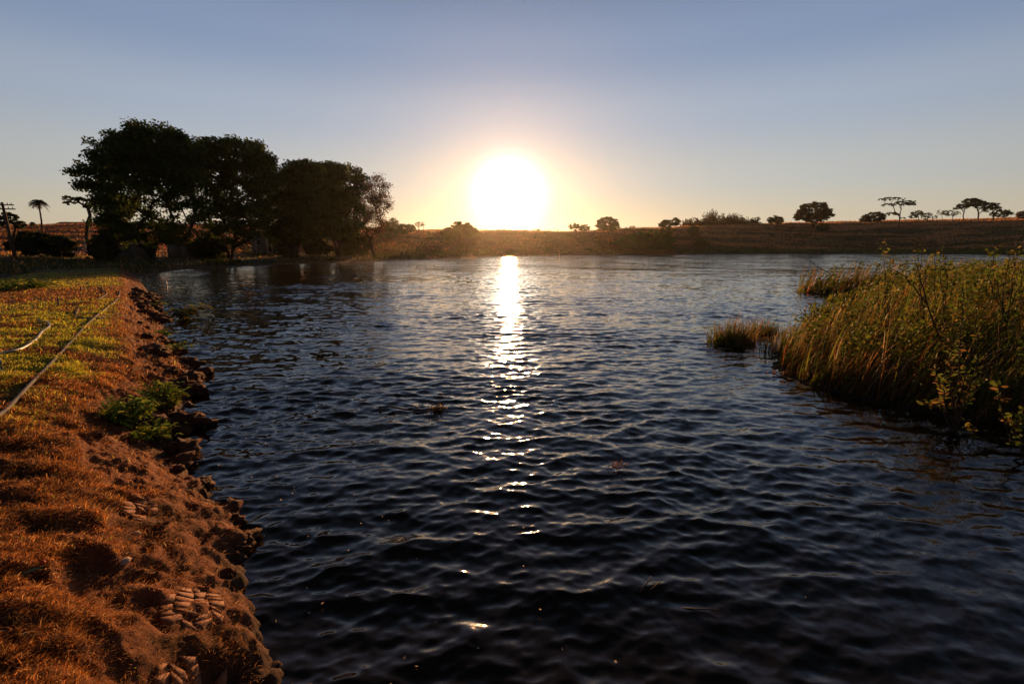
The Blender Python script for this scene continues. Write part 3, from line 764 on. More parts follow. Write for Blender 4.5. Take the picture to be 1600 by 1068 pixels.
tag(obj('field_grass', V, F, M_blade, None, np.repeat(gcol, k, 0)), kind='stuff')

# tall dry grass of the far slopes, in golden and darker bands
g = np.random.default_rng(81); m = 110000
px = np.where(g.random(m) < .8, g.uniform(930, 1640, m), g.uniform(-30, 700, m)); Y = 95 * (345 / 95) ** g.random(m) ** .8; x = (px - 800) / 813 * Y
h, sd, _, t = land_h(x, Y); ok = (sd > 2) & (t < 1.01)
px, x, Y, h, sd, t = [v[ok] for v in (px, x, Y, h, sd, t)]; m = len(x); th_ = g.uniform(0, 6.28, m)
V, F, k = ribbons(g, np.stack([x, Y, h - .05], 1), g.uniform(.35, .95, m), .16 + Y * .0012 * g.uniform(.6, 1.4, m), np.stack([np.cos(th_), np.sin(th_), 0 * th_], 1), g.uniform(.2, .8, m), 1)
gold = np.array([.55, .26, .09]) * g.uniform(.6, 1.2, (m, 1)); brown = np.array([.15, .085, .03]) * g.uniform(.6, 1.3, (m, 1)); grn_ = np.array([.12, .12, .028]) * g.uniform(.6, 1.3, (m, 1)); red = np.array([.30, .09, .045]) * g.uniform(.6, 1.2, (m, 1))
bn = fbm(x / 45, Y / 10, 161, 3)
col = np.where((bn + .5 * (t - .62) * (px > 1000) > -.05)[:, None], gold, brown); col = np.where((sd < 20)[:, None] | ((bn < -.25) & (t < .6))[:, None], grn_, col)
col = np.where(((px < 620) & (g.random(m) < .7) & (sd > 20))[:, None], red, col)
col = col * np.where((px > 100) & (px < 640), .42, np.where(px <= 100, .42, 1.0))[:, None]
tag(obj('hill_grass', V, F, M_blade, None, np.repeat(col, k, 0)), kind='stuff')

# a far flat ridge behind the left fields
xs_ = np.linspace(80, 700, 90); tops = np.interp(xs_, [80, 88, 150, 300, 560, 640, 690, 700], [356, 347, 346, 349, 354, 359, 357.5, 361])
tops = tops + .5 * fbm(xs_ / 18, xs_ * 0, 95, 3)
V = []
for Yd, drop in ((700, 40), (760, 0), (900, 0), (960, 40)):
    for xx, tp in zip(xs_, tops):
        q = at_y(xx, tp, 760); V.append((q[0] * Yd / 760, Yd, -2.0 if drop else q[2]))
n_ = len(xs_); F = np.array([(r * n_ + i, r * n_ + i + 1, (r + 1) * n_ + i + 1, (r + 1) * n_ + i) for r in range(3) for i in range(n_ - 1)])
tag(obj('far_hills', V, F, M_terrain, None, np.tile([[.10, .055, .05]], (len(V), 1)), True), kind='structure')

# ------------------------------------------------------------------ palm
def palm():
    rng = np.random.default_rng(21); b = stand(68, Y=130); t = empty('palm_tree', b, 'tall slender palm with a ragged head on the left skyline', 'palm')
    k = 130 / 813; top = at_y(60, 315, 130)
    pts = [b + (top - b) * f + np.array([.5 * math.sin(f * 2.6), 0, 0]) * (1 - f) for f in np.linspace(-.02, 1, 9)]
    m = MB(); m.tube(pts, np.linspace(.22, .15, 9), 7); m.build('trunk', M_bark, t, True)
    for i in range(26):
        a = i * 2.4 + rng.uniform(-.2, .2); e = rng.uniform(-.5, 1.15); Ln = rng.uniform(1.5, 2.3)
        d = np.array([math.cos(a) * math.cos(e), math.sin(a) * math.cos(e), math.sin(e)])
        pts = [top + d * Ln * f - np.array([0, 0, 1.5 * f * f * Ln * .45]) for f in np.linspace(0, 1, 9)]
        m = MB(); m.tube(pts, np.linspace(.04, .012, 9), 4, False)
        sd_ = np.cross(d, [0, 0, 1.0]); sd_ /= np.linalg.norm(sd_) + 1e-9
        for q in range(1, 9):
            for s in (-1, 1):
                for h_ in (0, .5):
                    p = np.array(pts[q]) * (1 - h_) + np.array(pts[q - 1]) * h_; dr_ = np.array(pts[q]) - pts[q - 1]; dr_ /= np.linalg.norm(dr_)
                    l_ = .95 * math.sin(math.pi * (q / 9 * .8 + .15)); e_ = p + sd_ * s * l_ * .8 + dr_ * l_ * .5 - np.array([0, 0, .25 * l_ + rng.uniform(0, .2)])
                    m.add([p - dr_ * .08, p + dr_ * .08, e_], [(0, 1, 2)])
        o = m.build('frond', M_leaf, t)
        a_ = o.data.attributes.new('Col', 'FLOAT_COLOR', 'POINT')
        cc = np.tile([.05, .045, .02, 1] if e > -.1 else [.09, .05, .025, 1], (len(o.data.vertices), 1)).astype(np.float32); a_.data.foreach_set('color', cc.ravel())
palm()

# ------------------------------------------------------------------ power pole, posts, wall, house, rail fence, jetty
b = stand(21, Y=58); t = empty('power_pole', b, 'wooden power pole with two crossarms cut by the left picture edge', 'power pole')
tp = at_y(3, 316, 58); tp[0] = b[0] + (tp[0] - b[0]) * 1.0
m = MB(); m.tube([b - [0, 0, .4], b * .5 + tp * .5, tp], [.19, .16, .12], 8); m.build('pole', M_wood, t)
for yy, half in ((320, .95), (326.5, 1.05)):
    c = at_y(6 if yy < 322 else 7, yy, 57.85); m = MB(); m.box(c, (half * 2, .1, .12), .15); ca = m.build('crossarm', M_wood, t)
    for q in (-.9, -.45, .45, .9):
        mm = MB(); pc = c + np.array([q * half * .95, 0, .06]); mm.tube([pc, pc + [0, 0, .07], pc + [0, 0, .11], pc + [0, 0, .18]], [.02, .05, .035, .03], 6); mm.build('insulator', M_plaster, ca)

t = empty('post_fence', stand(165, Y=74), 'short fence of pale posts and wires in front of the red field', 'fence')
pp = []
for px, top in ((112, 373), (133, 372.5), (153.5, 372), (176, 373), (197, 373)):
    q = at_y(px, 384, 74); q[2] = H(q[0], 74); e = at_y(px - 1.5, top, 74)
    m = MB(); m.tube([q - [0, 0, .3], e], [.075, .065], 6); m.build('post', M_post, t); pp.append((q, e))
for f in (.3, .6, .9):
    m = MB(); m.tube([q * (1 - f) + e * f for q, e in pp], .015, 4); m.build('wire', M_wire, t)

def wall_run(label, px0, px1, py_top, Y, gaps=()):
    a, b = at_y(px0, py_top, Y), at_y(px1, py_top, Y); z0 = min(H(a[0], Y), H(b[0], Y)) - .2
    t = empty('garden_wall', ((a[0] + b[0]) / 2, Y, z0 + .2), label, 'wall')
    n_ = max(2, int((b[0] - a[0]) / 1.6)); xs = np.linspace(a[0], b[0], n_ + 1)
    for i in range(n_):
        m = MB(); m.box(((xs[i] + xs[i + 1]) / 2, Y, (z0 + a[2]) / 2), (xs[i + 1] - xs[i] - .05, .16, a[2] - z0)); m.build('wall_panel', M_plaster, t)
    for x in xs:
        m = MB(); m.box((x, Y - .02, (z0 + a[2] + .1) / 2), (.2, .24, a[2] - z0 + .1)); m.build('pillar', M_plaster, t)
wall_run('low grey plaster wall below the largest tree', 178, 230, 380, 69)
wall_run('pale panel wall between the two largest trunks', 262, 316, 379, 75)

b = stand(414, Y=92); t = empty('small_house', b, 'small pale house with a flat roof behind the shore grove', 'house')
x0, x1 = at_y(392, 370, 92)[0], at_y(442, 370, 92)[0]; zt = at_y(410, 363, 92)[2]; z0 = b[2] - .3; xm = (x0 + x1) / 2
m = MB(); m.box((xm, 94.5, (z0 + zt) / 2), (x1 - x0, 5, zt - z0)); w_ = m.build('wall', M_plaster, t)
m = MB(); m.box((xm, 94, zt + .09), (x1 - x0 + .9, 6.6, .18)); m.build('roof', M_roof, t)
for fx, ww_, zz, hh, nm in ((.22, 1.0, .55, .9, 'window'), (.55, .95, .36, 2.0, 'door'), (.83, 1.0, .55, .9, 'window')):
    m = MB(); zc = z0 + .3 + (zt - z0 - .3) * zz; xc = x0 + (x1 - x0) * fx
    for dx in (-1, 1): m.box((xc + dx * ww_ / 2, 91.95, zc), (.09, .1, hh))
    for dz in (-1, 1): m.box((xc, 91.95, zc + dz * hh / 2), (ww_ + .09, .1, .09))
    f_ = m.build(nm, M_post, t); m = MB(); m.box((xc, 91.975, zc), (ww_ - .09, .04, hh - .09)); m.build('pane' if nm == 'window' else 'door_leaf', M_dark, f_)
for px in (400, 418, 436):
    q = at_y(px, 380, 91.0); m = MB(); m.box((q[0], 91.0, (z0 + zt) / 2), (.16, .16, zt - z0)); m.build('porch_post', M_post, t)

t = empty('rail_fence', stand(612, Y=104), 'wooden rail fence on the shore right of the grove', 'fence')
pts = []
for k, px in enumerate(np.linspace(584, 672, 11)):
    Y = 100 + k * 1.4; x = at_y(px, 390, Y)[0]; z = H(x, Y); pts.append((x, Y, z))
    m = MB(); m.tube([(x, Y, z - .3), (x + .02, Y, z + 1.35)], [.07, .06], 6); m.build('post', M_wood, t)
for f in (.5, .9, 1.25):
    for a, b in zip(pts[:-1], pts[1:]):
        m = MB(); m.tube([np.array(a) + [0, -.09, f], np.array(b) + [0, -.09, f]], .045, 5); m.build('rail', M_wood, t)

jb = on_z(670, 406.5, .0); t = empty('jetty', jb, 'low plank jetty along the water edge left of the sun path', 'jetty')
a = at_y(655, 405, jb[1]); bq = at_y(704, 405, jb[1] + 4)
L_ = np.linalg.norm((bq - a)[:2]); az_ = math.atan2(bq[1] - a[1], bq[0] - a[0]); n_ = 16
for i in range(n_):
    f = (i + .5) / n_; m = MB(); m.box((a[0] + (bq[0] - a[0]) * f, a[1] + (bq[1] - a[1]) * f, .30 + .01 * (i % 3)), (L_ / n_ - .03, 1.5, .05), az_); m.build('plank', M_wood, t)
for f in (.03, .35, .68, .97):
    for s in (-.6, .6):
        x, y = a[0] + (bq[0] - a[0]) * f - math.sin(az_) * s, a[1] + (bq[1] - a[1]) * f + math.cos(az_) * s
        m = MB(); m.tube([(x, y, -.8), (x, y, .27)], .07, 6); m.build('pile', M_wood, t)
b = stand(662, 365); t_ = at_y(662, 350, b[1]); m = MB(); m.tube([b - [0, 0, .4], t_], [.14, .1], 6)
m.box(t_ - [0, 0, .4], (1.4, .09, .1)); tag(m.build('far_pole', M_wood), 'thin dark pole on the field left of the sun', 'pole')

# ------------------------------------------------------------------ hoses and pipes on the bank
def lay(px_pts, rad, name, label, cat, mat, n=60, lift=0.0, k=8, group=None):
    P = np.array([on_bank(x, y) for x, y in px_pts]); t = np.linspace(0, 1, len(P)); tt = np.linspace(0, 1, n)
    # smooth path through the points (Catmull-Rom)
    Q = []
    for u in tt * (len(P) - 1):
        i = min(int(u), len(P) - 2); f = u - i
        p0, p1, p2, p3 = P[max(i - 1, 0)], P[i], P[i + 1], P[min(i + 2, len(P) - 1)]
        Q.append(.5 * ((2 * p1) + (-p0 + p2) * f + (2 * p0 - 5 * p1 + 4 * p2 - p3) * f * f + (-p0 + 3 * p1 - 3 * p2 + p3) * f ** 3))
    Q = np.array(Q)
    zb = bank_h(Q[:, 0], Q[:, 1])[0]; ker = np.ones(7) / 7
    zb = np.convolve(np.pad(zb, 3, mode='edge'), ker, 'valid'); Q[:, 2] = zb + rad * .85 + .012 + lift
    m = MB(); m.tube(Q, rad, k); o = m.build(name, mat, None, True); return tag(o, label, cat, group)
lay([(-40, 690), (0, 652), (40, 612), (82, 570), (112, 536), (138, 508), (160, 488), (178, 474), (186, 463), (187, 455)], .021, 'irrigation_hose', 'long grey hose running along the bank into the distance', 'hose', M_hose, 110)
lay([(-30, 562), (0, 555), (34, 547), (56, 533), (66, 520), (78, 511), (74, 505), (60, 503)], .02, 'irrigation_hose', 'short hose with pale end bending at the left picture edge', 'hose', M_white, 60)
lay([(122, 484), (119, 494), (126, 498), (145, 499), (163, 497)], .022, 'irrigation_hose', 'small dark hooked hose joining the long hose', 'hose', M_hose, 36)
lay([(95, 477), (112, 476.5), (126, 475), (139, 474)], .022, 'irrigation_hose', 'straight dark hose piece beside the slanting stake', 'hose', M_hose, 24)
lay([(160, 449), (161, 455), (167, 459), (160, 465), (148, 468)], .022, 'irrigation_hose', 'curled dark hose piece near the far end of the lawn', 'hose', M_hose, 30)
G = 'riser stakes standing in the lawn'
for px, py, tx, ty, lab in ((92, 479, 90, 465, 'slanting grey stake in the lawn, nearest of the stakes'), (126, 456, 126, 447, 'upright grey stake in the lawn, middle one'), (137, 446, 136, 440, 'tiny stake near the shaded end of the lawn')):
    b = on_bank(px, py); e = at_y(tx, ty, b[1]); m = MB(); m.tube([b - [0, 0, .1], e], .022, 6); o = m.build('riser_stake', M_hose); tag(o, lab, 'stake', G)
c = on_bank(-4, 586); t = []
m = MB(); m.tube([c + np.array([math.cos(a) * .10, -.25 * math.cos(a) * .1, .14 + math.sin(a) * .15]) for a in np.linspace(-1.4, 4.4, 30)], .013, 6)
tag(m.build('pipe_loop', M_blue, None, True), 'small blue pipe loop cut by the left picture edge', 'pipe')

# ------------------------------------------------------------------ clods, cracked mud, stones and leaves on the bank
bm_ico = None
import bmesh
_bm = bmesh.new(); bmesh.ops.create_icosphere(_bm, subdivisions=3, radius=1); _bm.verts.ensure_lookup_table()
ICO_V = np.array([v.co for v in _bm.verts]); ICO_F = np.array([[v.index for v in f.verts] for f in _bm.faces]); _bm.free()
def lump(name, c, size, seed, mat, parent=None, rough=.3, rot=0):
    u = ICO_V; f = 1 + rough * fbm(u[:, 0] * 1.5 + seed * 3.1 + u[:, 2], u[:, 1] * 1.5 + u[:, 2] * 1.3, seed, 4) + .5 * rough * np.abs(fbm(u[:, 0] * 4 + seed, u[:, 1] * 4 - u[:, 2] * 4, seed + 5, 2))
    V = u * f[:, None] * np.asarray(size); cr, sr = math.cos(rot), math.sin(rot)
    V = np.stack([V[:, 0] * cr - V[:, 1] * sr, V[:, 0] * sr + V[:, 1] * cr, V[:, 2]], 1) + c
    return obj(name, V, ICO_F, mat, parent, None, True)
g = np.random.default_rng(33)
spots = [(318, 578, .22, .13), (300, 588, .26, .2), (305, 606, .26, .18), (290, 655, .3, .2), (285, 695, .26, .17), (275, 720, .22, .14), (318, 752, .16, .1), (350, 795, .20, .16), (362, 812, .12, .1), (388, 834, .14, .075), (368, 856, .11, .07)]
_x = [
         (352, 880, .1, .07), (348, 905, .1, .1), (352, 930, .08, .06), (398, 990, .1, .06), (425, 1020, .1, .07), (440, 1050, .1, .08), (335, 775, .12, .1), (246, 478, .3, .2), (252, 500, .3, .18), (262, 540, .3, .15), (280, 560, .25, .14)]
for k, (px, py, s, hh) in enumerate(spots):
    q = on_z(px, py, hh * .5); rz = g.uniform(0, 3)
    lump('earth_clod', (q[0], q[1], hh * .2), (s * .7, s * .45, hh * .55), k, M_clod, bank, .75, rz)
for k in range(24):
    s = g.uniform(SHs[0] - .2, 16); w = g.uniform(-.04, .75) ; r = math.hypot(s, .5)
    nq = float(shore_n(s)) - w; x, y = s * BD[0] + nq * .8, s * BD[1] + nq * .6
    sz = g.uniform(.012, .038) * (1 + max(s - 3, 0) * .1)
    lump('earth_clod', (x, y, BZ(x, y) + sz * .15), (sz * 1.3, sz, sz * .7), 40 + k, M_clod, bank, .7, g.uniform(0, 3))
for k in range(60):
    s = g.uniform(7, 30); w = g.uniform(-.08, .7); nq = float(shore_n(s)) - w; x, y = s * BD[0] + nq * .8, s * BD[1] + nq * .6
    sz = g.uniform(.05, .15) * (1 + s / 40)
    lump('earth_clod', (x, y, BZ(x, y) + sz * .05), (sz * 1.4, sz, sz * .6), 140 + k, M_clod, bank, .7, g.uniform(0, 3))
def mud(pxs, cell, seed):
    """a patch of cracked clay: plates with open joints, laid over the bank"""
    g = np.random.default_rng(seed); P = np.array([on_bank(x, y)[:2] for x, y in pxs]); ND = np.array([.8, .6]); P = np.stack([P @ BD, P @ ND / 1.1], 1); lo, hi = P.min(0), P.max(0)
    nx, ny = int((hi[0] - lo[0]) / cell) + 2, int((hi[1] - lo[1]) / cell) + 2
    gx, gy = np.meshgrid(np.arange(nx), np.arange(ny), indexing='ij')
    gx, gy = lo[0] + (gx + .5 * (gy % 2) + g.uniform(-.33, .33, gx.shape)) * cell, lo[1] + (gy + g.uniform(-.33, .33, gy.shape)) * cell
    for i in range(nx - 1):
        for j in range(ny - 1):
            quad = np.array([[gx[a, b_], gy[a, b_]] for a, b_ in ((i, j), (i + 1, j), (i + 1, j + 1), (i, j + 1))]); ce = quad.mean(0)
            ins = False
            for a in range(len(P)):
                p0, p1 = P[a], P[(a + 1) % len(P)]
                if (p0[1] > ce[1]) != (p1[1] > ce[1]) and ce[0] < (p1[0] - p0[0]) * (ce[1] - p0[1]) / (p1[1] - p0[1]) + p0[0]: ins = not ins
            if not ins or g.random() < .05: continue
            ring = []
            for a in range(4):
                p0, p1 = quad[a], quad[(a + 1) % 4]
                for f in (0, .5): ring.append(ce + ((p0 * (1 - f) + p1 * f) - ce) * (.975 + g.uniform(-.012, .01)) + g.normal(0, cell * .012, 2))
            ring = np.array(ring); ring = ring[:, :1] * BD + ring[:, 1:] * 1.1 * ND; ce = ce[0] * BD + ce[1] * 1.1 * ND; o5 = np.array([[0, 0], [.07, 0], [-.07, 0], [0, .07], [0, -.07], [.14, 0], [-.14, 0], [0, .14], [0, -.14]]); h5 = bank_h(ce[0] + o5[:, 0], ce[1] + o5[:, 1])[0]
            zc = h5.mean() + .006; gr_ = np.array([(h5[1] - h5[2] + h5[5] - h5[6]) / .42, (h5[3] - h5[4] + h5[7] - h5[8]) / .42]); z = zc + (ring - ce) @ gr_
            up = g.uniform(.002, .0045) + z; tilt = (ring - ce) @ g.normal(0, .008, 2)
            inner = ce + (ring - ce) * .95
            V = np.concatenate([np.c_[ring, z - .05], np.c_[ring, up + tilt - .004], np.c_[inner, up + tilt + .001], [[ce[0], ce[1], zc + .005]]])
            F = [(a, (a + 1) % 8, 8 + (a + 1) % 8, 8 + a) for a in range(8)] + [(8 + a, 8 + (a + 1) % 8, 16 + (a + 1) % 8, 16 + a) for a in range(8)] + [(16 + a, 16 + (a + 1) % 8, 24) for a in range(8)]
            obj('mud_plate', V, F, M_plate, bank, None, False)
mud([(252, 935), (290, 915), (335, 935), (345, 965), (310, 985), (275, 975)], .062, 1)
mud([(190, 800), (215, 770), (245, 785), (240, 805), (215, 815)], .06, 2)
mud([(240, 1070), (245, 1035), (300, 1032), (318, 1050), (320, 1085)], .055, 4)
mud([(335, 1080), (340, 1045), (372, 1050), (385, 1085)], .055, 5)
for px, py, s, lab in ((213, 835, (.028, .02, .014), 'small pale stone beside the dry turf edge, upper one'), (197, 884, (.022, .034, .016), 'oval pale stone at the edge of the dry turf, lower one')):
    q = on_bank(px, py); o = lump('stone', q + [0, 0, .012], s, int(px), M_stone, None, .25); tag(o, lab, 'stone')
M_chip = plain('red scrap', (.5, .06, .03), .5, .3, .2, 20); q = on_bank(68, 883); tag(lump('red_scrap', q + [0, 0, .02], (.013, .009, .011), 9, M_chip), 'tiny red scrap lying in the dry turf', 'scrap')
M_leafA = plain('fallen leaf', (.12, .2, .08), .5, .3, .4, 30)
q = on_bank(50, 906) + [0, 0, .03]; V = []; F = []
for k in range(9):
    f = k / 8; w = .017 * math.sin(math.pi * min(f * .95 + .04, 1)); c = q + np.array([(f - .5) * .10, (f - .5) * .07, .02 * f + .01 * math.sin(f * 3)])
    V += [c + [-w * .6, w, .006], c, c + [w * .6, -w, .008]]
F = [(3 * k + a, 3 * k + a + 1, 3 * k + a + 4, 3 * k + a + 3) for k in range(8) for a in (0, 1)]
tag(obj('fallen_leaf', V, F, M_leafA, None, None, True), 'pale green fallen leaf lying on the dry turf', 'leaf')

# ------------------------------------------------------------------ green weeds on the bank edge
def weed(name, label, c, rad, hgt, n_st, leaf, seed, col=(.21, .31, .04), group=None, cat='weed', droop=.5):
    g = np.random.default_rng(seed); t = empty(name, c, label, cat, group); m = MB(); Vs, Cs = [], []
    for k in range(n_st):
        a = g.uniform(0, 6.28); rr_ = rad * math.sqrt(g.random()); b = np.array(c) + [rr_ * math.cos(a) * .6, rr_ * math.sin(a) * .6, -.02]
        d = np.array([math.cos(a), math.sin(a), 0]) * rr_ * .8; h = hgt * g.uniform(.5, 1.1)
        pts = [b + d * f * f + np.array([0, 0, h * f * (1 - .25 * f)]) for f in np.linspace(0, 1, 5)]
        m.tube(pts, np.linspace(.006, .002, 5) * (hgt / .3) ** .5, 4, False)
        for q in range(9):
            f = g.uniform(.25, 1); p = b + d * f * f + np.array([0, 0, h * f * (1 - .25 * f)])
            aa = g.uniform(0, 6.28); u = np.array([math.cos(aa), math.sin(aa), g.uniform(-.3, .7)]); u /= np.linalg.norm(u)
            s = np.cross(u, [0, 0, 1.0]); s /= np.linalg.norm(s); l_ = leaf * g.uniform(.6, 1.3); w = l_ * g.uniform(.16, .26)
            dz = np.array([0, 0, -droop * l_ * .5])
            Vs.append([p, p + u * l_ * .45 + s * w + [0, 0, .1 * l_], p + u * l_ + dz, p + u * l_ * .45 - s * w + [0, 0, .1 * l_]])
            Cs.append(np.array(col) * g.uniform(.5, 1.5) * [g.uniform(.8, 1.6), 1, 1])
    tag(m.build('stems', M_twig, t), kind='stuff'); V = np.array(Vs).reshape(-1, 3)
    obj('foliage', V, np.arange(len(V)).reshape(-1, 4), M_reed, t, np.repeat(np.array(Cs), 4, 0)); return t
G = 'green weeds on the eroded bank edge'
for k, (px, py, rad, h, n_, lf, lab) in enumerate((
        (205, 662, .24, .40, 80, .085, 'bright green weed tuft against the dry turf, left of the pair'),
        (255, 640, .22, .50, 80, .085, 'taller green weed tuft close to the water, right of the pair'),
        (238, 690, .26, .26, 60, .075, 'low trailing weed below the bright green pair'),
        (268, 549, .35, .2, 24, .13, 'yellow green weed on the eroded bank below the lawn'),
        (257, 522, .3, .2, 18, .13, 'small weed tuft clinging to the bank above the water'),
        (288, 668, .2, .2, 12, .1, 'thin weed overhanging the water beside the clods'),
        (240, 478, .5, .25, 20, .14, 'dry weed tuft high on the bank edge at the far lawn'),
        (27, 452, 1.0, .45, 40, .3, 'dark broad leaved weed beyond the lawn in shade'))):
    weed('weed_clump', lab, on_bank(px, py), rad, h, n_, lf, 300 + k, group=G)
weed('water_weed', 'sparse weed standing in the water off the bank', on_z(289, 497, 0), .5, .5, 16, .25, 320, (.10, .11, .02))

# ------------------------------------------------------------------ the reed bed on the right
def reed_blades(n, pts_fn, seed, hm, lean=(1.0, .05), wid=.021):
    g = np.random.default_rng(seed); x, y, hs = pts_fn(g, n); m = len(x)
    z = np.maximum(land_h(x, y)[0], -.12)
    h = hs * g.uniform(.45, 1.12, m) * hm
    th_ = g.uniform(0, 6.28, m); spread = g.uniform(.1, .95, m)
    ln = np.stack([lean[0] + spread * np.cos(th_), lean[1] + spread * np.sin(th_), 0 * th_], 1)
    th2 = g.uniform(0, 6.28, m); sd_ = np.stack([np.cos(th2), np.sin(th2) * .6, 0 * th2], 1)
    bend = g.uniform(.15, 1.25, m)
    dead = g.random(m) < .22; bend = np.where(dead, g.uniform(.8, 1.9, m), bend); h = np.where(dead, h * .75, h)
    d = np.hypot(x, y)
    V, F, k = ribbons(g, np.stack([x, y, z], 1), h, wid * g.uniform(.5, 1.4, m) * np.clip(d / 9, .8, 3), ln, bend, 4, sd_)
    pal = np.array([[.11, .15, .025], [.17, .16, .03], [.30, .18, .06], [.33, .14, .045], [.07, .11, .02], [.55, .38, .22]])
    patch = fbm(x / 1.3, y / 1.3, 131, 3)
    pi_ = np.where(g.random(m) < .5 + .6 * patch, g.choice([0, 1, 4], m), g.choice([2, 3, 5, 1], m, p=[.35, .3, .12, .23])); pi_ = np.where(dead, g.choice([2, 3], m), pi_)
    col = pal[pi_] * g.uniform(.35, 1.0, (m, 1))
    return V, F, np.repeat(col, k, 0)
def bed(g, n):
    x = g.uniform(4.4, 34, n * 6); y = g.uniform(4.8, 33, n * 6); sd = lake_sd(x, y)
    a = x / y; d = np.hypot(x, y)
    ok = (sd > .08) & (a < 1.35) & (a > .3) & (g.random(n * 6) < np.clip((8.0 / d) ** 1.5, 0.03, 1)) & (sd < 16)
    x, y, sd, d = x[ok][:n], y[ok][:n], sd[ok][:n], d[ok][:n]
    hs = .70 + .85 * sstep(-.1, 2.6, sd) + .42 * fbm(x / 1.1, y / 1.1, 133, 3) + .55 * sstep(.82, 1.05, x / y) * sstep(14, 8, d)
    hs = np.where(d > 20, 1.35 + .25 * fbm(x / 1.5, y / 1.5, 134, 2), hs)
    return x, y, np.clip(hs, .35, 2.3)
V, F, C = reed_blades(38000, bed, 60, 1.0)
tag(obj('reed_bed', V, F, M_reed, None, C), kind='stuff')
def fringe(g, n):
    x = g.uniform(4.4, 24, n * 30); y = g.uniform(4.8, 28, n * 30); sd = lake_sd(x, y); a = x / y
    ok = (abs(sd - .4) < .35) & (a < 1.35) & (a > .3) & (np.hypot(x, y) < 16); x, y = x[ok][:n], y[ok][:n]
    return x, y, .75 + .3 * fbm(x / .8, y / .8, 135, 2)
V, F, C = reed_blades(6000, fringe, 65, .75, (.6, -.3), .014)
tag(obj('reed_thatch', V, F, M_reed, None, C * np.array([.8, .6, .6])), kind='stuff')
# leafy herbs woven through the reeds
g = np.random.default_rng(61); x, y, hs = bed(g, 2600); ok = hs > .8; x, y, hs = x[ok], y[ok], hs[ok]
keep = fbm(x / 1.2, y / 1.2, 140, 2) > -.18; x, y, hs = x[keep], y[keep], hs[keep]
n_ = 30; f = g.uniform(.25, .98, (len(x), n_)); z0 = np.maximum(land_h(x, y)[0], 0)
C = np.stack([x[:, None] + f * hs[:, None] * .22 + g.normal(0, .05, f.shape), y[:, None] + g.normal(0, .06, f.shape), z0[:, None] + hs[:, None] * f * .95], -1).reshape(-1, 3)
V, F = leaf_quads(g, C, .075 * np.clip(np.hypot(C[:, 0], C[:, 1]) / 9, .85, 2), .38, .1)
col = np.array([.10, .12, .02]) * g.uniform(.4, 1.35, (len(C), 1)) * np.stack([g.uniform(.7, 1.5, len(C)), np.ones(len(C)), np.ones(len(C))], 1)
tag(obj('reed_bed_herbs', V, F, M_reed, None, np.repeat(col, 4, 0)), kind='stuff')
# separate clumps standing in the water
def clump(label, c, rx, ry, n, h, seed):
    def fn(g, n):
        u = rand_unit(g, n)[:, :2] * np.sqrt(g.random(n))[:, None]; return c[0] + u[:, 0] * rx, c[1] + u[:, 1] * ry, h * (1 - .45 * (u ** 2).sum(1))
    V, F, C = reed_blades(n, fn, seed, 1.0, (.2, 0), .013); o = obj('reed_clump', V - np.array([c[0], c[1], 0]), F, M_reed, None, C); o.location = (c[0], c[1], 0)
    return tag(o, label, 'reeds', 'reed clumps standing apart in the water')
clump('round reed clump standing alone in the water, leftmost of the reeds', on_z(1143, 536, 0), .62, .5, 900, .95, 62)
clump('low thin reed clump between the round clump and the bed', on_z(1190, 522, 0), .55, .45, 420, .75, 63)
clump('sparse reed stalks in the gap beside the reed bed', on_z(1212, 548, 0), .4, .3, 120, .7, 64)

# leafy shrubs of the reed bed
def shrub(name, label, c, stems, leaf, per, seed, single=False, cols=((.10, .125, .02), (.19, .10, .03)), rs=.012, group=None):
    """stems: lists of points; leaves stand along them"""
    g = np.random.default_rng(seed); t = empty(name, c, label, 'shrub', group); Vs, Cs = [], []
    lm = None
    for st in stems:
        st = np.array(st); u = np.linspace(0, len(st) - 1, 12); P = np.stack([np.interp(u, np.arange(len(st)), st[:, k]) for k in range(3)], 1)
        P[1:-1] += g.normal(0, .012, (10, 3)); m = MB(); m.tube(P, np.linspace(rs, rs * .3, 12), 5); s_o = m.build('stem', M_twig, t)
        for q in range(per):
            f = g.uniform(.3, 1.0) ** .7; p = np.array([np.interp(f * 11, np.arange(12), P[:, k]) for k in range(3)])
            aa = g.uniform(0, 6.28); uu = np.array([math.cos(aa), math.sin(aa), g.uniform(-.2, .9)]); uu /= np.linalg.norm(uu); s = np.cross(uu, rand_unit(g, 1)[0]); s /= np.linalg.norm(s)
            l_ = leaf * g.uniform(.6, 1.25); w = l_ * .22; nn_ = np.cross(uu, s); p = p + uu * .012
            V = [p, p + uu * l_ * .3 + s * w * .9 + nn_ * .06 * l_, p + uu * l_ * .7 + s * w * .8 + nn_ * .05 * l_, p + uu * l_ - nn_ * .08 * l_, p + uu * l_ * .7 - s * w * .8 + nn_ * .05 * l_, p + uu * l_ * .3 - s * w * .9 + nn_ * .06 * l_, p + uu * l_ * .5 - nn_ * .03 * l_]
            col = np.array(cols[0] if g.random() < .68 else cols[1]) * g.uniform(.6, 1.4)
            if single: obj('leaf', V, [(0, 1, 6), (1, 2, 6), (2, 3, 6), (3, 4, 6), (4, 5, 6), (5, 0, 6)], M_reed, t, np.tile(col, (7, 1)))
            else: Vs.append(V); Cs.append(np.tile(col, (7, 1)))
    if not single:
        V = np.array(Vs).reshape(-1, 3); F = np.concatenate([np.arange(len(Vs))[:, None] * 7 + np.array(f) for f in ((0, 1, 6), (1, 2, 6), (2, 3, 6), (3, 4, 6), (4, 5, 6), (5, 0, 6))])
        obj('foliage', V, F, M_reed, t, np.concatenate(Cs))
    return t
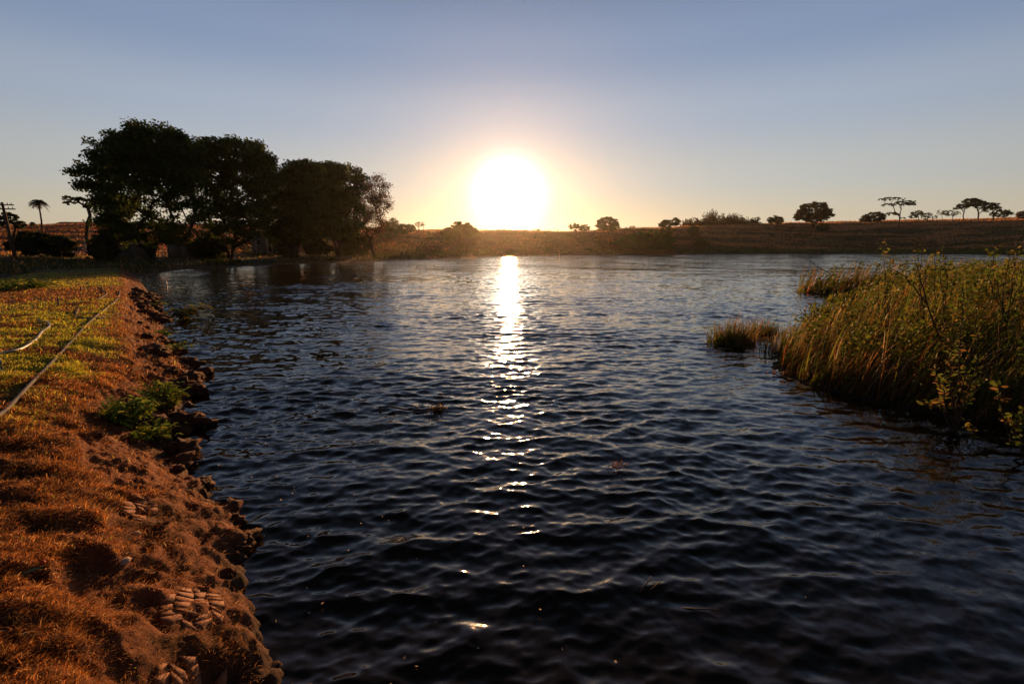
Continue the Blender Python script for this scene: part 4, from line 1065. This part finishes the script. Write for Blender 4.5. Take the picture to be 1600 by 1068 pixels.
def stems_px(base_px, Yb, tips, zlift=0.0, dy=.25, seed=0):
    g = np.random.default_rng(seed); b = on_z(*base_px, 0.0) if Yb is None else at_y(*base_px, Yb); out = []
    for tx, ty in tips:
        e = at_y(tx, ty, b[1] + g.uniform(-dy, dy)); mid = (b + e) / 2 + g.normal(0, .05, 3); b0 = b + [g.normal(0, .04), g.normal(0, .04), -.05]; out.append([b0, mid, e])
    return b, out
b, st = stems_px((1492, 672), 6.0, [(1480, 545), (1500, 535), (1528, 560), (1462, 572), (1540, 585), (1512, 575), (1475, 590), (1528, 600)], seed=1)
shrub('leafy_shrub', 'leafy shrub at the reed bed front with green and orange leaves', b, st, .062, 34, 70, True, rs=.012)
b, st = stems_px((1600, 700), 5.2, [(1572, 650), (1575, 632), (1590, 662), (1560, 612), (1558, 596), (1600, 640)], seed=2)
shrub('leafy_shrub', 'small leafy twigs over the water at the right picture edge', b, st, .07, 13, 71, True, rs=.008)
b, st = stems_px((1468, 640), 6.2, [(1462, 622), (1475, 615), (1482, 632), (1458, 635)], seed=3)
shrub('leafy_shrub', 'low orange leaved shrub at the water below the leafy shrub', b, st, .08, 12, 72, True, cols=((.26, .15, .035), (.16, .17, .03)), rs=.008)
b, st = stems_px((1512, 690), 5.7, [(1508, 655), (1515, 672), (1505, 662)], seed=9)
shrub('leafy_shrub', 'single drooping orange twig hanging over the water', b, st, .055, 9, 78, True, cols=((.32, .18, .03), (.24, .2, .03)), rs=.006)
for k, (bp, Yb, tips, lab) in enumerate((
        ((1385, 520), 9.5, [(1383, 372), (1378, 384), (1392, 388), (1386, 408), (1398, 402), (1374, 412)], 'tall leafy stem rising above the reeds against the far field'),
        ((1440, 500), 9.0, [(1432, 376), (1442, 388), (1450, 398), (1428, 400), (1438, 412)], 'leafy stem right of the tall one above the reeds'),
        ((1470, 520), 8.6, [(1468, 384), (1462, 394), (1478, 400)], 'thin leafy stem reaching above the bare branch'),
        ((1570, 500), 7.8, [(1560, 380), (1590, 376), (1545, 392), (1580, 394), (1600, 388)], 'leafy bush on top of the reeds near the right edge'),
        ((1500, 590), 7.2, [(1488, 478), (1505, 470), (1525, 480), (1512, 492), (1470, 495), (1535, 500)], 'broad leaved herb in the middle of the reed bed'),
        ((1292, 585), 8.6, [(1280, 562), (1300, 555), (1268, 572), (1310, 570)], 'small bright green herb at the left foot of the reed bed'),
        ((1345, 600), 7.9, [(1335, 585), (1352, 578), (1325, 592)], 'low green herb at the water line of the reed bed'))):
    b, st = stems_px(bp, Yb, tips, seed=10 + k); shrub('marsh_herb', lab, b, st, .06, 34, 80 + k, False, ((.10, .13, .022), (.20, .13, .03)), rs=.009, group='leafy plants in the reed bed')
def branch(label, paths, Y, rad, seed, name='bare_branch'):
    g = np.random.default_rng(seed); t = empty(name, at_y(*paths[0][0], Y), label, 'branch')
    for k, pth in enumerate(paths):
        P = np.array([at_y(x, y, Y + g.normal(0, .05)) for x, y in pth]); u = np.linspace(0, len(P) - 1, 10); Q = np.stack([np.interp(u, np.arange(len(P)), P[:, i]) for i in range(3)], 1)
        Q += g.normal(0, .008, Q.shape); m = MB(); m.tube(Q, np.linspace(rad if k == 0 else rad * .55, rad * .35, 10), 5); m.build('limb' if k == 0 else 'twig', M_twig, t)
branch('bare dark branch slanting through the middle of the reeds', [[(1478, 560), (1465, 520), (1448, 475), (1438, 440), (1436, 422)], [(1448, 475), (1428, 448), (1408, 428), (1392, 418)], [(1465, 520), (1490, 505), (1522, 490)], [(1440, 446), (1447, 430), (1446, 420)]], 7.6, .016, 1)
branch('long pale bent stalk in front of the reeds at the right', [[(1525, 570), (1545, 555), (1580, 540), (1610, 533)], [(1530, 580), (1550, 562), (1575, 545)], [(1540, 560), (1560, 567)]], 6.2, .010, 2)
branch('thin bare twig arching over the water beside the reeds', [[(1300, 430), (1275, 415), (1255, 402), (1248, 400)], [(1275, 415), (1262, 402)]], 20.0, .014, 3)
branch('bare upright stalk standing in the reed bed', [[(1508, 560), (1505, 520), (1503, 470), (1505, 440)]], 7.6, .012, 5)

# ------------------------------------------------------------------ things afloat
def flotsam(name, label, c, rx, ry, n, leaf, col, seed, sticks=()):
    g = np.random.default_rng(seed); t = empty(name, (c[0], c[1], 0), label, 'debris')
    u = rand_unit(g, n) * g.random((n, 1)) ** .6; C = np.array([c[0], c[1], .03]) + u * [rx, ry, .05]; C[:, 2] = np.abs(C[:, 2] - .01) + .01
    V, F = leaf_quads(g, C, leaf, .5, .5); obj('leaves', V, F, M_reed, t, np.repeat(np.array(col) * g.uniform(.4, 1.5, (n, 1)), 4, 0))
    for a, b, r in sticks:
        a, b = on_z(*a, .02), on_z(*b, .02); P = [a + (b - a) * f + [0, 0, .02 * math.sin(f * 9)] for f in np.linspace(0, 1, 7)]; m = MB(); m.tube(P, np.linspace(r, r * .5, 7), 5); m.build('stick', M_twig, t)
flotsam('floating_debris', 'floating weed clump with a trailing stick left of the sun path', on_z(684, 641), .16, .11, 90, .05, (.12, .08, .03), 91, [((592, 636), (690, 641), .016), ((640, 634), (675, 641), .01)])
flotsam('floating_debris', 'small floating knot of reddish leaves right of the sun path', on_z(966, 730), .10, .06, 40, .035, (.17, .065, .03), 92, [((950, 728), (978, 732), .006)])
flotsam('floating_debris', 'reddish leaf litter floating at the foot of the reed bed', on_z(1232, 585), .45, .12, 90, .06, (.16, .07, .035), 93, [((1195, 583), (1250, 590), .012)])
flotsam('floating_debris', 'dark driftwood with a knob far out near the opposite shore', on_z(1028, 400.5), 2.2, 1.0, 60, .35, (.03, .025, .02), 94, [((1014, 401), (1040, 400.6), .16), ((1020, 399), (1030, 400.6), .2)])
t = empty('sunken_twig', on_z(1000, 920), 'thin twig breaking the dark water in the right foreground', 'twig')
for a, b, za, zb in (((1000, 925), (1018, 912), 0, .06), ((1016, 922), (1032, 914), 0, .03), ((1060, 945), (1122, 956), -.02, .02)):
    m = MB(); m.tube([on_z(*a, 0) + [0, 0, za], on_z(*b, 0) + [0, 0, zb]], [.006, .003], 5); m.build('twig_piece', M_twig, t)
q = on_z(260, 446); m = MB(); m.tube([q - [0, 0, .3], q + [0, 0, .12], q + [0, 0, .30]], [.05, .05, .03], 8); tag(m.build('marker_peg', M_white), 'tiny white peg standing in the water off the bank end', 'peg')
g = np.random.default_rng(96); C = []
for k in range(60):
    s = g.uniform(.5, 6.5); w = -abs(g.normal(.15, .55)); nq = float(shore_n(s)) - w; C.append((s * BD[0] + nq * .8, s * BD[1] + nq * .6, .012))
for k in range(10): C.append((*on_z(g.uniform(500, 1300), g.uniform(700, 1050))[:2], .012))
V, F = leaf_quads(g, np.array(C), .02, .7, .98); tag(obj('floating_specks', V, F, M_reed, None, np.tile([[.34, .29, .24]], (len(V), 1))), kind='stuff')

# ------------------------------------------------------------------ hazy air, added mostly to imitate lens glare near the sun
HB = MB(); HB.box((0, 0, 21.5), (3400, 3400, 52))
glare_haze = HB.build('glare_haze', None)
hm = bpy.data.materials.new('glare_haze'); hm.use_nodes = True
hn, hl = hm.node_tree.nodes, hm.node_tree.links
hn.remove(hn['Principled BSDF'])
pv = hn.new('ShaderNodeVolumePrincipled')
pv.inputs['Color'].default_value = (.95, .88, .80, 1)
pv.inputs['Density'].default_value = 0.00005
pv.inputs['Anisotropy'].default_value = 0.86
hl.new(pv.outputs[0], hn['Material Output'].inputs['Volume'])
glare_haze.data.materials.append(hm)
tag(glare_haze, kind='stuff')
